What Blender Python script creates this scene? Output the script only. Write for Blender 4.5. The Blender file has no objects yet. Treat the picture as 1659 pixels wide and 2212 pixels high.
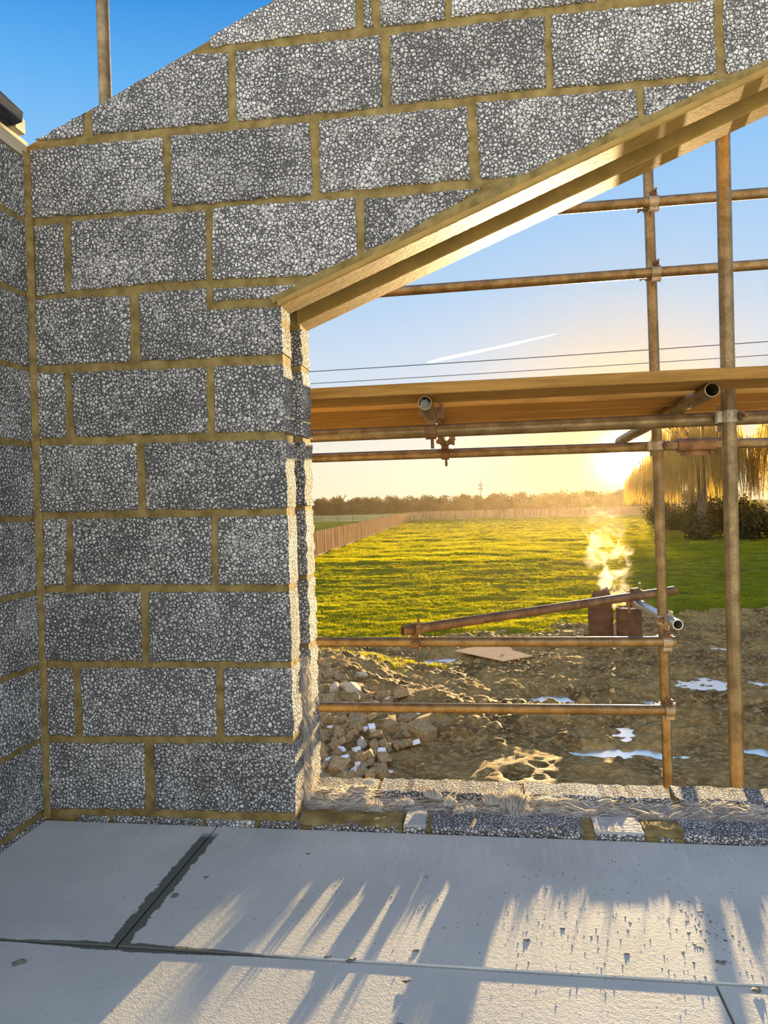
import bpy, math, random
import numpy as np
from mathutils import Vector, Matrix, Euler

C = bpy.context.scene
COL = C.collection

# ------------------------------------------------------------------ camera
FPX = 1597.5                       # focal length in pixels of the 1659 x 2212 frame
YAW, PITCH, ROLL = -0.1417, -0.0102, -0.0268
CAM = Vector((1.366, -2.085, 0.933))
def cam_axes():
    cy, sy = math.cos(YAW), math.sin(YAW)
    f = Vector((sy*math.cos(PITCH), cy*math.cos(PITCH), math.sin(PITCH)))
    r = Vector((cy, -sy, 0)); u = r.cross(f)
    c, s = math.cos(ROLL), math.sin(ROLL)
    return r*c + u*s, u*c - r*s, f
CR, CU, CF = cam_axes()
cd = bpy.data.cameras.new('camera'); cam = bpy.data.objects.new('camera', cd); COL.objects.link(cam)
cam.matrix_world = Matrix(((CR.x, CU.x, -CF.x, CAM.x), (CR.y, CU.y, -CF.y, CAM.y), (CR.z, CU.z, -CF.z, CAM.z), (0, 0, 0, 1)))
cd.sensor_fit = 'VERTICAL'; cd.sensor_height = 24.0; cd.lens = FPX*24.0/2212.0
cd.clip_start = 0.05; cd.clip_end = 5000
C.camera = cam

# ------------------------------------------------------------------ light
def S(r, g, b):                     # sRGB 0-255 -> linear
    f = lambda c: (c/255/12.92) if c/255 <= .04045 else ((c/255+.055)/1.055)**2.4
    return (f(r), f(g), f(b), 1.0)
SUN = Vector((0.171, 0.984, 0.052)).normalized()
sd = bpy.data.lights.new('sun', 'SUN'); sd.energy = 29.0; sd.color = (1.0, .69, .33); sd.angle = math.radians(.55)
so = bpy.data.objects.new('sun', sd); COL.objects.link(so); so.location = (20, 120, 30)
so.rotation_euler = (-SUN).to_track_quat('-Z', 'Y').to_euler()

W = bpy.data.worlds.new('evening_sky'); C.world = W; W.use_nodes = True
SKY_STRENGTH = 1.0
ANTISUN_FILL = 1.3
HAZE = .00008
def build_world():
    nt = W.node_tree; nt.nodes.clear(); L = nt.links.new
    def n(t, **k):
        x = nt.nodes.new(t)
        for a, b in k.items(): setattr(x, a, b)
        return x
    tc = n('ShaderNodeTexCoord'); sep = n('ShaderNodeSeparateXYZ'); L(tc.outputs['Generated'], sep.inputs[0])
    ramp = n('ShaderNodeValToRGB'); cr = ramp.color_ramp; cr.interpolation = 'B_SPLINE' if False else 'EASE'
    stops = [(0.0, S(252, 236, 196)), (.05, S(249, 238, 210)), (.10, S(236, 236, 228)), (.17, S(212, 226, 242)),
             (.27, S(178, 212, 246)), (.41, S(136, 196, 248)), (.49, S(96, 176, 243)), (.58, S(30, 136, 221)), (1.0, S(52, 116, 196))]
    cr.elements[0].position, cr.elements[0].color = stops[0]; cr.elements[1].position, cr.elements[1].color = stops[-1]
    for p, c in stops[1:-1]:
        e = cr.elements.new(p); e.color = c
    cr.interpolation = 'LINEAR'
    L(sep.outputs['Z'], ramp.inputs[0])
    dot = n('ShaderNodeVectorMath', operation='DOT_PRODUCT'); L(tc.outputs['Generated'], dot.inputs[0]); dot.inputs[1].default_value = SUN
    mx = n('ShaderNodeMath', operation='MAXIMUM'); L(dot.outputs['Value'], mx.inputs[0]); mx.inputs[1].default_value = 0
    def powr(e, k):
        p = n('ShaderNodeMath', operation='POWER'); L(mx.outputs[0], p.inputs[0]); p.inputs[1].default_value = e
        m = n('ShaderNodeMath', operation='MULTIPLY'); L(p.outputs[0], m.inputs[0]); m.inputs[1].default_value = k
        return m
    pale = n('ShaderNodeMixRGB'); L(powr(8, .22).outputs[0], pale.inputs[0]); L(ramp.outputs[0], pale.inputs[1]); pale.inputs[2].default_value = S(206, 224, 244)
    # golden glow around the sun, mixed into the sky colour
    gold = n('ShaderNodeMixRGB'); L(powr(90, .92).outputs[0], gold.inputs[0]); L(pale.outputs[0], gold.inputs[1]); gold.inputs[2].default_value = (1.0, .66, .22, 1)
    acc = gold.outputs[0]
    for e, k, c in ((45, .10, (1, .70, .30, 1)), (420, .5, (1, .70, .25, 1)), (2600, 3.5, (1, .86, .5, 1)), (14000, 40.0, (1, .95, .85, 1))):
        m = n('ShaderNodeMixRGB', blend_type='MULTIPLY'); m.inputs[0].default_value = 1; L(powr(e, k).outputs[0], m.inputs[1]); m.inputs[2].default_value = c
        a = n('ShaderNodeMixRGB', blend_type='ADD'); a.inputs[0].default_value = 1; L(acc, a.inputs[1]); L(m.outputs[0], a.inputs[2]); acc = a.outputs[0]
    # added fill light: unseen warm brightening opposite the sun, to lift the shaded walls
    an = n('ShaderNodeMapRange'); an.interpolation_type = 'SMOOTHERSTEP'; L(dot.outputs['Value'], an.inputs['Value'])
    for k_, v_ in (('From Min', .35), ('From Max', -1.0), ('To Min', 0.0), ('To Max', ANTISUN_FILL)): an.inputs[k_].default_value = v_
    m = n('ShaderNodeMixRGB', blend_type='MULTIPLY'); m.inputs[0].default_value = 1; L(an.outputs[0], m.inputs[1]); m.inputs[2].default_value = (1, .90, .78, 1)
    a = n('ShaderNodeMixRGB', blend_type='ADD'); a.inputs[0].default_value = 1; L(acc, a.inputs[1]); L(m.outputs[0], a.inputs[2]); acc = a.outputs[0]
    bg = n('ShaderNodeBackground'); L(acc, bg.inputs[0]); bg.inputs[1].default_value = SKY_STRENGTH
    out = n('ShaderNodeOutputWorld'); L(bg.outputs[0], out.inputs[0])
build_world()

C.view_settings.view_transform = 'Standard'; C.view_settings.look = 'None'
C.view_settings.exposure = 0.0; C.view_settings.gamma = 1.0; C.view_settings.use_curve_mapping = False

# ------------------------------------------------------------------ helpers
RND = random.Random(11)
NPR = np.random.default_rng(5)
class MB:
    """collects vertices and faces, builds ONE mesh object"""
    def __init__(s): s.v = []; s.f = []
    def add(s, vs, fs):
        b = len(s.v); s.v += [tuple(v) for v in vs]; s.f += [tuple(i+b for i in f) for f in fs]; return s
    def box(s, x0, x1, y0, y1, z0, z1):
        return s.add([(x0,y0,z0),(x1,y0,z0),(x1,y1,z0),(x0,y1,z0),(x0,y0,z1),(x1,y0,z1),(x1,y1,z1),(x0,y1,z1)],
                     [(3,2,1,0),(4,5,6,7),(0,1,5,4),(1,2,6,5),(2,3,7,6),(3,0,4,7)])
    def obox(s, c, ax, ay, az, hx, hy, hz):
        c, ax, ay, az = Vector(c), Vector(ax), Vector(ay), Vector(az)
        vs = [c + ax*hx*i + ay*hy*j + az*hz*k for k in (-1,1) for j, i in ((-1,-1),(-1,1),(1,1),(1,-1))]
        return s.add(vs, [(3,2,1,0),(4,5,6,7),(0,1,5,4),(1,2,6,5),(2,3,7,6),(3,0,4,7)])
    def cyl(s, p0, p1, r0, r1=None, n=12, caps=True):
        p0, p1 = Vector(p0), Vector(p1); r1 = r0 if r1 is None else r1
        d = (p1-p0).normalized(); a = d.orthogonal().normalized(); b = d.cross(a)
        vs = []
        for p, r in ((p0, r0), (p1, r1)):
            for i in range(n):
                t = 2*math.pi*i/n; vs.append(p + (a*math.cos(t) + b*math.sin(t))*r)
        fs = [(i, (i+1) % n, n+(i+1) % n, n+i) for i in range(n)]
        if caps: fs += [tuple(range(n-1, -1, -1)), tuple(range(n, 2*n))]
        return s.add(vs, fs)
    def pipe(s, p0, p1, ro, ri, n=20):
        p0, p1 = Vector(p0), Vector(p1); d = (p1-p0).normalized(); a = d.orthogonal().normalized(); b = d.cross(a)
        vs = []
        for p, r in ((p0, ro), (p1, ro), (p1, ri), (p0, ri)):
            for i in range(n):
                t = 2*math.pi*i/n; vs.append(p + (a*math.cos(t) + b*math.sin(t))*r)
        fs = [(k*n+i, k*n+(i+1) % n, ((k+1) % 4)*n+(i+1) % n, ((k+1) % 4)*n+i) for k in range(4) for i in range(n)]
        return s.add(vs, fs)
    def prism(s, poly, axis_from, axis_to, f):
        """poly of 2-D points, f(u, v, w) -> 3-D"""
        n = len(poly)
        vs = [f(u, v, axis_from) for u, v in poly] + [f(u, v, axis_to) for u, v in poly]
        fs = [tuple(range(n)), tuple(range(2*n-1, n-1, -1))] + [(i, n+i, n+(i+1) % n, (i+1) % n) for i in range(n)]
        return s.add(vs, fs)
    def ribbon(s, pts, w0, w1, side):
        side = Vector(side).normalized(); n = len(pts); vs = []
        for i, p in enumerate(pts):
            w = w0 + (w1-w0)*i/(n-1); p = Vector(p); vs += [p - side*w, p + side*w]
        return s.add(vs, [(2*i, 2*i+1, 2*i+3, 2*i+2) for i in range(n-1)])
    def build(s, name, mat, parent=None, smooth=False, origin=None):
        v = np.array(s.v, dtype=float)
        if origin is None:
            origin = Vector((float(v[:,0].min()+v[:,0].max())/2, float(v[:,1].min()+v[:,1].max())/2, float(v[:,2].min())))
        else: origin = Vector(origin)
        me = bpy.data.meshes.new(name); me.from_pydata((v-np.array(origin)).tolist(), [], s.f); me.update()
        if smooth: me.polygons.foreach_set('use_smooth', [True]*len(me.polygons))
        me.materials.append(mat)
        return link(name, me, origin, parent)
def link(name, data, loc, parent=None):
    o = bpy.data.objects.new(name, data); COL.objects.link(o)
    o.location = Vector(loc)
    if parent is not None:
        o.parent = parent; o.location = Vector(loc) - world_loc(parent)
    return o
def world_loc(o):
    p = Vector(o.location)
    while o.parent is not None:
        o = o.parent; p += Vector(o.location)
    return p
def tag(o, label=None, cat=None, group=None, kind=None):
    if label: o['label'] = label
    if cat: o['category'] = cat
    if group: o['group'] = group
    if kind: o['kind'] = kind
    return o
def thing(name, label, cat, loc, group=None):
    o = bpy.data.objects.new(name, None); COL.objects.link(o); o.location = loc; o.empty_display_size = .1
    return tag(o, label, cat, group)
def fix_normals(o):
    import bmesh
    bm = bmesh.new(); bm.from_mesh(o.data); bmesh.ops.recalc_face_normals(bm, faces=bm.faces[:]); bm.to_mesh(o.data); bm.free(); return o
# value noise
_T = np.random.default_rng(3).random((256, 256))
def vnoise(x, y):
    xi = np.floor(x).astype(int); yi = np.floor(y).astype(int); fx = x-xi; fy = y-yi
    fx = fx*fx*(3-2*fx); fy = fy*fy*(3-2*fy)
    g = lambda i, j: _T[i & 255, j & 255]
    a = g(xi, yi)*(1-fx)+g(xi+1, yi)*fx; b = g(xi, yi+1)*(1-fx)+g(xi+1, yi+1)*fx
    return a*(1-fy)+b*fy
def fbm(x, y, o=4):
    s = 0; a = .5; t = 0
    for i in range(o):
        s = s + a*vnoise(x*2**i+17.3*i, y*2**i+9.1*i); t += a; a *= .5
    return s/t
def clip(poly, f):
    """keeps the part of a polygon where f(u, v) >= 0 (f linear)"""
    out = []
    for i in range(len(poly)):
        a, b = poly[i], poly[(i+1) % len(poly)]; fa, fb = f(*a), f(*b)
        if fa >= 0: out.append(a)
        if (fa >= 0) != (fb >= 0):
            t = fa/(fa-fb); out.append((a[0]+(b[0]-a[0])*t, a[1]+(b[1]-a[1])*t))
    return out

# ------------------------------------------------------------------ materials
class Mat:
    def __init__(s, name):
        s.m = bpy.data.materials.new(name); s.m.use_nodes = True; s.nt = s.m.node_tree; s.nt.nodes.clear()
        s.out = s.n('ShaderNodeOutputMaterial')
    def n(s, t, **k):
        x = s.nt.nodes.new(t)
        for a, b in k.items(): setattr(x, a, b)
        return x
    def put(s, sock, v):
        if isinstance(v, bpy.types.NodeSocket): s.nt.links.new(v, sock)
        else: sock.default_value = v
    def coords(s, kind='Object', scale=None, rnd=False):
        if kind == 'Position': c = s.n('ShaderNodeNewGeometry').outputs['Position']
        else: c = s.n('ShaderNodeTexCoord').outputs[kind]
        if rnd:
            oi = s.n('ShaderNodeObjectInfo'); m = s.n('ShaderNodeVectorMath', operation='MULTIPLY_ADD')
            s.put(m.inputs[0], oi.outputs['Random']); m.inputs[1].default_value = (37, 53, 71); s.put(m.inputs[2], c); c = m.outputs[0]
        if scale:
            m = s.n('ShaderNodeVectorMath', operation='MULTIPLY'); s.put(m.inputs[0], c); m.inputs[1].default_value = scale; c = m.outputs[0]
        return c
    def noise(s, c, scale, detail=3, rough=.55, dist=0):
        x = s.n('ShaderNodeTexNoise'); s.put(x.inputs['Vector'], c); x.inputs['Scale'].default_value = scale
        x.inputs['Detail'].default_value = detail; x.inputs['Roughness'].default_value = rough; x.inputs['Distortion'].default_value = dist
        return x.outputs['Fac']
    def vor(s, c, scale, feature='F1', out='Distance', rand=1):
        x = s.n('ShaderNodeTexVoronoi', feature=feature); s.put(x.inputs['Vector'], c); x.inputs['Scale'].default_value = scale
        x.inputs['Randomness'].default_value = rand
        return x.outputs[out]
    def math(s, op, a, b=0.0, cl=False):
        x = s.n('ShaderNodeMath', operation=op, use_clamp=cl); s.put(x.inputs[0], a); s.put(x.inputs[1], b); return x.outputs[0]
    def rng(s, v, a, b, c=0., d=1.):
        x = s.n('ShaderNodeMapRange'); s.put(x.inputs['Value'], v)
        for k, q in zip(('From Min','From Max','To Min','To Max'), (a, b, c, d)): x.inputs[k].default_value = q
        return x.outputs[0]
    def mix(s, f, a, b, mode='MIX'):
        x = s.n('ShaderNodeMixRGB', blend_type=mode); s.put(x.inputs[0], f); s.put(x.inputs[1], a); s.put(x.inputs[2], b); return x.outputs[0]
    def bump(s, h, strength=.5, dist=.01, nrm=None):
        x = s.n('ShaderNodeBump'); x.inputs['Strength'].default_value = strength; x.inputs['Distance'].default_value = dist
        s.put(x.inputs['Height'], h)
        if nrm is not None: s.put(x.inputs['Normal'], nrm)
        return x.outputs[0]
    def bsdf(s, col, rough=.8, metal=0., nrm=None, spec=.3):
        b = s.n('ShaderNodeBsdfPrincipled'); s.put(b.inputs['Base Color'], col); s.put(b.inputs['Roughness'], rough)
        s.put(b.inputs['Metallic'], metal); b.inputs['Specular IOR Level'].default_value = spec
        if nrm is not None: s.put(b.inputs['Normal'], nrm)
        return b.outputs[0]
    def end(s, sh): s.nt.links.new(sh, s.out.inputs['Surface']); return s.m
def simple(name, col, rough=.7, metal=0., var=.25, scale=8, bump=.0, bscale=40, kind='Object', spec=.3, dark=None, stretch=None):
    m = Mat(name); c = m.coords(kind, scale=stretch, rnd=(kind == 'Object'))
    f = m.noise(c, scale, 4)
    d = dark if dark else tuple(x*(1-var) for x in col[:3])+(1,)
    cc = m.mix(m.rng(f, .3, .7), d, tuple(min(1, x*(1+var*.5)) for x in col[:3])+(1,))
    nr = m.bump(m.noise(c, bscale, 4), bump, .01) if bump else None
    return m.end(m.bsdf(cc, rough, metal, nr, spec))
def leaf_mat(name, a, b, trans, scale=.3, tw=.5):
    m = Mat(name); c = m.coords('Position'); f = m.noise(c, scale, 4)
    cc = m.mix(m.rng(f, .3, .7), a, b)
    t = m.n('ShaderNodeBsdfTranslucent'); m.put(t.inputs[0], m.mix(1., cc, trans, 'MULTIPLY'))
    d = m.n('ShaderNodeBsdfDiffuse'); m.put(d.inputs[0], cc)
    x = m.n('ShaderNodeMixShader'); x.inputs[0].default_value = tw; m.nt.links.new(d.outputs[0], x.inputs[1]); m.nt.links.new(t.outputs[0], x.inputs[2])
    return m.end(x.outputs[0])
def block_mat(name, lo, hi, patch):
    m = Mat(name); c0 = m.coords('Object', rnd=True)
    wob = m.n('ShaderNodeTexNoise'); m.put(wob.inputs['Vector'], c0); wob.inputs['Scale'].default_value = 60
    va = m.n('ShaderNodeVectorMath', operation='MULTIPLY_ADD'); m.put(va.inputs[0], wob.outputs['Color']); va.inputs[1].default_value = (.006,)*3; m.put(va.inputs[2], c0)
    c = va.outputs[0]
    e1 = m.vor(c, 90, 'DISTANCE_TO_EDGE'); d1 = m.vor(c, 90); col1 = m.vor(c, 90, out='Color')
    e2 = m.vor(c, 210, 'DISTANCE_TO_EDGE')
    big = m.noise(c0, 9, 3); mid = m.noise(c0, 34, 3)
    gapw = m.rng(big, .35, .68, .07, .21)
    g1 = m.n('ShaderNodeMapRange'); m.put(g1.inputs['Value'], e1); g1.inputs['From Min'].default_value = .0; m.put(g1.inputs['From Max'], gapw)
    hole = m.rng(m.noise(c, 150, 2), .34, .46)
    peb = m.math('MULTIPLY', g1.outputs[0], hole, True)
    sep = m.n('ShaderNodeSeparateColor'); m.put(sep.inputs[0], col1)
    body = m.mix(sep.outputs[0], lo, hi)
    body = m.mix(m.rng(e2, 0, .1, .35, 0), body, (lo[0]*.5, lo[1]*.5, lo[2]*.5, 1))
    oi = m.n('ShaderNodeObjectInfo')
    body = m.mix(m.math('MULTIPLY', m.rng(m.noise(c0, 5.5, 3), .52, .72), .75), body, patch)
    pit = (lo[0]*.2, lo[1]*.2, lo[2]*.2, 1)  # dark paste between pellets, with crevice shade painted into its colour
    cc = m.mix(peb, pit, body)
    cc = m.mix(1., cc, m.mix(oi.outputs['Random'], (.80, .80, .80, 1), (1.06, 1.06, 1.05, 1)), 'MULTIPLY')
    h = m.math('SUBTRACT', m.math('MULTIPLY', peb, 1.0), m.math('MULTIPLY', d1, .9))
    nr = m.bump(h, .9, .008, m.bump(mid, .25, .01))
    return m.end(m.bsdf(cc, .92, 0, nr, .15))

M = {}
M['block'] = block_mat('aggregate_block', (.46, .455, .43, 1), (.76, .75, .71, 1), (.80, .79, .76, 1))
M['block_pale'] = block_mat('whitened_block', (.66, .65, .62, 1), (.88, .87, .83, 1), (.9, .89, .87, 1))
def mortar():
    m = Mat('olive_mortar'); c = m.coords('Position')
    cc = m.mix(m.rng(m.noise(c, 22, 5), .35, .68), (.16, .115, .04, 1), (.31, .235, .09, 1))
    nr = m.bump(m.noise(c, 240, 4), .5, .004, m.bump(m.noise(c, 38, 3), .4, .012))
    return m.end(m.bsdf(cc, .95, 0, nr, .1))
M['mortar'] = mortar()
def floor_mat():
    m = Mat('floor_panel'); c = m.coords('Position'); sp = m.n('ShaderNodeSeparateXYZ'); m.put(sp.inputs[0], c)
    X, Y = sp.outputs[0], sp.outputs[1]
    base = m.mix(m.rng(m.noise(c, 3.2, 5), .3, .7), (.43, .44, .395, 1), (.55, .55, .485, 1))
    base = m.mix(m.rng(m.noise(c, 420, 2), .3, .7), m.mix(1., base, (.86, .86, .86, 1), 'MULTIPLY'), base)
    # brush marks near the sill
    sm = m.coords('Position', scale=(90, 6, 1)); st = m.rng(m.noise(sm, 1, 3), .5, .75)
    near = m.rng(Y, -.32, -.08)
    base = m.mix(m.math('MULTIPLY', m.math('MULTIPLY', st, near), .35), base, (.70, .69, .65, 1))
    # damp grout smeared along the joints
    w = m.math('ADD', m.math('MULTIPLY', m.noise(c, 26, 4), .030), m.math('MULTIPLY', m.noise(c, 160, 2), .012))
    dx = m.math('ABSOLUTE', m.math('SUBTRACT', X, .549))
    s1 = m.rng(m.math('SUBTRACT', m.math('ADD', .004, w), dx), 0, .003)
    s1 = m.math('MULTIPLY', s1, m.math('MULTIPLY', m.rng(Y, -.615, -.605), m.rng(Y, -.05, -.09)))
    dy = m.math('ABSOLUTE', m.math('ADD', Y, .606))
    wide = m.math('MULTIPLY', m.rng(X, .33, .50), m.rng(X, .86, .66))
    s2 = m.rng(m.math('SUBTRACT', m.math('MULTIPLY', w, m.math('ADD', .22, m.math('MULTIPLY', wide, .45))), dy), 0, .002)
    s2 = m.math('MULTIPLY', s2, m.rng(X, .98, .85))
    spots = m.math('MULTIPLY', m.rng(m.noise(c, 9.5, 2), .72, .735), m.rng(m.noise(c, 2.1, 1), .5, .55))
    stain = m.math('MAXIMUM', m.math('MAXIMUM', s1, s2), m.math('MULTIPLY', spots, .8))
    cc = m.mix(m.math('MULTIPLY', stain, .93), base, (.075, .08, .062, 1))
    h = m.math('ADD', m.noise(c, 300, 3), m.math('MULTIPLY', m.noise(c, 90, 3), .9))
    nr = m.bump(h, .32, .0035)
    return m.end(m.bsdf(cc, .8, 0, nr, .25))
M['floor'] = floor_mat()
def steel(name, a, b, rough, metal):
    m = Mat(name); c = m.coords('Position'); st = m.coords('Object', scale=(1, 1, 1), rnd=True)
    f = m.noise(c, 14, 5, .65); g = m.noise(c, 130, 3)
    cc = m.mix(m.rng(f, .38, .64), a, b)
    cc = m.mix(m.rng(g, .58, .72, 0, .5), cc, (.07, .05, .03, 1))
    return m.end(m.bsdf(cc, m.rng(g, .3, .7, rough-.12, rough+.15), metal, m.bump(g, .15, .003), .5))
M['tube'] = steel('weathered_scaffold_tube', (.16, .11, .045, 1), (.30, .22, .105, 1), .42, .55)
M['galv'] = steel('bright_galvanised_tube', (.46, .47, .48, 1), (.66, .66, .65, 1), .32, .8)
M['rust'] = steel('rusty_coupler_steel', (.13, .07, .032, 1), (.26, .155, .075, 1), .55, .45)
M['fitting'] = steel('dull_coupler_steel', (.28, .24, .17, 1), (.42, .37, .28, 1), .45, .55)
def wood(name, a, b, scale=(2, 30, 30), bump=.3, spec=.2):
    m = Mat(name); c = m.coords('Object', scale=scale, rnd=True)
    f = m.noise(c, 1.6, 6, .6, .6); g = m.noise(c, 9, 3)
    cc = m.mix(m.rng(f, .33, .66), a, b); cc = m.mix(m.rng(g, .55, .8, 0, .4), cc, tuple(x*.5 for x in a[:3])+(1,))
    return m.end(m.bsdf(cc, .75, 0, m.bump(f, bump, .006), spec))
M['board'] = wood('scaffold_board_wood', (.25, .13, .028, 1), (.44, .245, .06, 1))
M['plate'] = wood('pale_softwood', (.42, .36, .24, 1), (.60, .53, .38, 1), (30, 2, 30))
M['darkwood'] = wood('dark_weathered_timber', (.03, .035, .045, 1), (.085, .09, .105, 1), (30, 2, 30), .3, 0.)
M['lintel'] = simple('lintel_render', (.34, .225, .066, 1), .6, 0, .25, 14, .22, 60, 'Position', .10, stretch=(1, 3, 1))
def wool():
    m = Mat('mineral_wool'); c = m.coords('Position', scale=(9, 70, 90)); f = m.noise(c, 2.6, 6, .7, .5)
    cc = m.mix(m.rng(f, .3, .7), (.50, .47, .42, 1), (.90, .87, .81, 1))
    p = m.bsdf(cc, .95, 0, m.bump(f, 1., .02), .1)
    t = m.n('ShaderNodeBsdfTranslucent'); m.put(t.inputs[0], (.85, .72, .45, 1))
    x = m.n('ShaderNodeMixShader'); x.inputs[0].default_value = .16; m.nt.links.new(p, x.inputs[1]); m.nt.links.new(t.outputs[0], x.inputs[2])
    return m.end(x.outputs[0])
M['wool'] = wool()
M['fibre'] = leaf_mat('wool_fibre', (.66, .63, .57, 1), (.88, .86, .80, 1), (1, .92, .70, 1), 30, .45)
def mud():
    m = Mat('wet_brown_mud'); c = m.coords('Position')
    f = m.noise(c, 1.4, 6, .62); g = m.noise(c, 11, 5, .65)
    cc = m.mix(m.rng(f, .38, .62), (.15, .085, .025, 1), (.48, .295, .095, 1))
    cc = m.mix(m.rng(g, .48, .66), cc, (.58, .40, .17, 1))
    nr = m.bump(g, 1., .09, m.bump(m.noise(c, 40, 5), .9, .03))
    return m.end(m.bsdf(cc, m.rng(f, .35, .6, .7, .95), 0, nr, .06))
M['mud'] = mud()
M['turf'] = simple('field_turf', (.15, .155, .012, 1), 1., 0, .5, 1.3, .8, 9, 'Position', 0.)
M['pasture'] = simple('far_pasture', (.34, .31, .11, 1), 1., 0, .3, .05, 0, 9, 'Position', 0.)
M['grass'] = leaf_mat('grass_blade', (.15, .175, .008, 1), (.31, .325, .018, 1), (1.5, 1.3, .5, 1), .35, .55)
M['hedge'] = leaf_mat('hedge_leaf', (.045, .040, .010, 1), (.105, .088, .022, 1), (1.3, 1.1, .5, 1), .2, .35)
M['bark'] = simple('bark', (.10, .08, .05, 1), .9)
M['twig'] = leaf_mat('bare_twigs', (.13, .10, .05, 1), (.22, .17, .09, 1), (1.2, 1, .6, 1), .2, .3)
M['willow'] = leaf_mat('willow_strand', (.22, .17, .04, 1), (.42, .33, .10, 1), (1.7, 1.4, .7, 1), .3, .62)
M['fence'] = wood('fence_board', (.16, .095, .05, 1), (.34, .22, .125, 1), (4, 4, .3), .2, 0.)
M['gravelboard'] = simple('concrete_gravel_board', (.30, .27, .22, 1), 1., spec=0.)
M['stone'] = simple('tan_rubble_stone', (.36, .255, .125, 1), .9, 0, .45, 5, .6, 24, spec=.15)
M['stone_grey'] = simple('grey_rubble_stone', (.48, .41, .30, 1), .9, 0, .4, 5, .6, 24, spec=.15)
M['stone_white'] = simple('white_block_piece', (.86, .86, .87, 1), .85, 0, .08, 5, .2, 40)
M['sillstone'] = simple('pale_cut_stone', (.40, .40, .37, 1), .85, 0, .2, 14, .4, 60)
M['ply'] = wood('plywood_face', (.50, .33, .17, 1), (.68, .48, .27, 1), (3, 20, 20), .2, 0.)
M['drum'] = simple('rusted_drum', (.12, .055, .022, 1), .75, .2, .4, 4, .3, 20)
M['ash'] = simple('grey_ash', (.62, .58, .50, 1), .95, 0, .3, 12, .5, 30)
M['wire'] = simple('dark_cable', (.05, .06, .06, 1), .6)
M['mast'] = simple('mast_steel', (.2, .16, .1, 1), .6)
M['crumb'] = simple('crumbs', (.16, .15, .12, 1), .9)
def water():
    m = Mat('puddle_water'); c = m.coords('Position')
    nr = m.bump(m.noise(c, 6, 2), .03, .02)
    g = m.n('ShaderNodeBsdfGlossy'); g.inputs[0].default_value = (.95, .96, 1, 1); g.inputs['Roughness'].default_value = .22; m.put(g.inputs['Normal'], nr)
    d = m.n('ShaderNodeBsdfDiffuse'); d.inputs[0].default_value = (.2, .16, .1, 1)
    x = m.n('ShaderNodeMixShader'); x.inputs[0].default_value = .95; m.nt.links.new(d.outputs[0], x.inputs[1]); m.nt.links.new(g.outputs[0], x.inputs[2])
    return m.end(x.outputs[0])
M['water'] = water()
def cloud():
    m = Mat('contrail_vapour'); c = m.coords('Object', scale=(.004, .02, .02), rnd=False)
    d = m.n('ShaderNodeBsdfDiffuse'); d.inputs[0].default_value = (.9, .9, .9, 1)
    t = m.n('ShaderNodeBsdfTranslucent'); t.inputs[0].default_value = (.95, .95, .95, 1)
    x = m.n('ShaderNodeMixShader'); x.inputs[0].default_value = .5; m.nt.links.new(d.outputs[0], x.inputs[1]); m.nt.links.new(t.outputs[0], x.inputs[2])
    tr = m.n('ShaderNodeBsdfTransparent'); y = m.n('ShaderNodeMixShader'); m.put(y.inputs[0], m.rng(m.noise(c, 3, 4), .3, .75, .15, .6))
    m.nt.links.new(tr.outputs[0], y.inputs[1]); m.nt.links.new(x.outputs[0], y.inputs[2])
    return m.end(y.outputs[0])
M['cloud'] = cloud()

# ------------------------------------------------------------------ the shell: gable wall, left wall, floor
JX, SILL = .785, .0155                      # edge of the opening, top of the inner sill course
ROOF = lambda x: 2.055 + .4315*x           # cut slope of the gable
LINT = lambda x: 1.516 + .391*(x-.781)     # underside of the sloping lintels
XR = 3.2                                   # right-hand end of what is modelled

def rough(poly, step=.02, amp=.0016):
    """resamples an outline and makes it slightly ragged"""
    out = []
    for i in range(len(poly)):
        a, b = poly[i], poly[(i+1) % len(poly)]; l = math.hypot(b[0]-a[0], b[1]-a[1]); k = max(1, int(l/step))
        for j in range(k):
            t = j/k; out.append((a[0]+(b[0]-a[0])*t+RND.uniform(-amp, amp), a[1]+(b[1]-a[1])*t+RND.uniform(-amp, amp)))
    return out
def area(p): return sum(p[i][0]*p[(i+1) % len(p)][1]-p[(i+1) % len(p)][0]*p[i][1] for i in range(len(p)))/2
def block(poly, parent, f, mat='block', d0=0., d1=.1, label=None, ch=.004, amp=.0025, step=.02):
    """a block: outline (u, v) in the wall's plane, f(u, v, w) with w the depth behind the wall face"""
    if area(poly) < 0: poly = poly[::-1]
    p = rough(poly, step, amp); n = len(p); cx = sum(a for a, b in p)/n; cy = sum(b for a, b in p)/n
    def inset(q, d):
        r = []
        for i in range(n):
            (ax, ay), (bx, by) = q[i-1], q[(i+1) % n]; tx, ty = bx-ax, by-ay; l = math.hypot(tx, ty) or 1
            r.append((q[i][0]-ty/l*d, q[i][1]+tx/l*d))
        return r
    o = d0 - RND.uniform(0, .0015)
    rings = [(inset(p, ch), o), (p, o+ch), (p, d1)]
    vs = [f(u, v, w) for q, w in rings for u, v in q]
    fs = [tuple(range(n))] + [(k*n+i, (k+1)*n+i, (k+1)*n+(i+1) % n, k*n+(i+1) % n) for k in range(2) for i in range(n)] + [tuple(range(3*n-1, 2*n-1, -1))]
    b = MB(); b.add(vs, fs); ob = b.build('block', M[mat], parent, origin=f(cx, cy, (d0+d1)/2)); fix_normals(ob)
    if label: ob['label'] = label
    return ob

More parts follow.
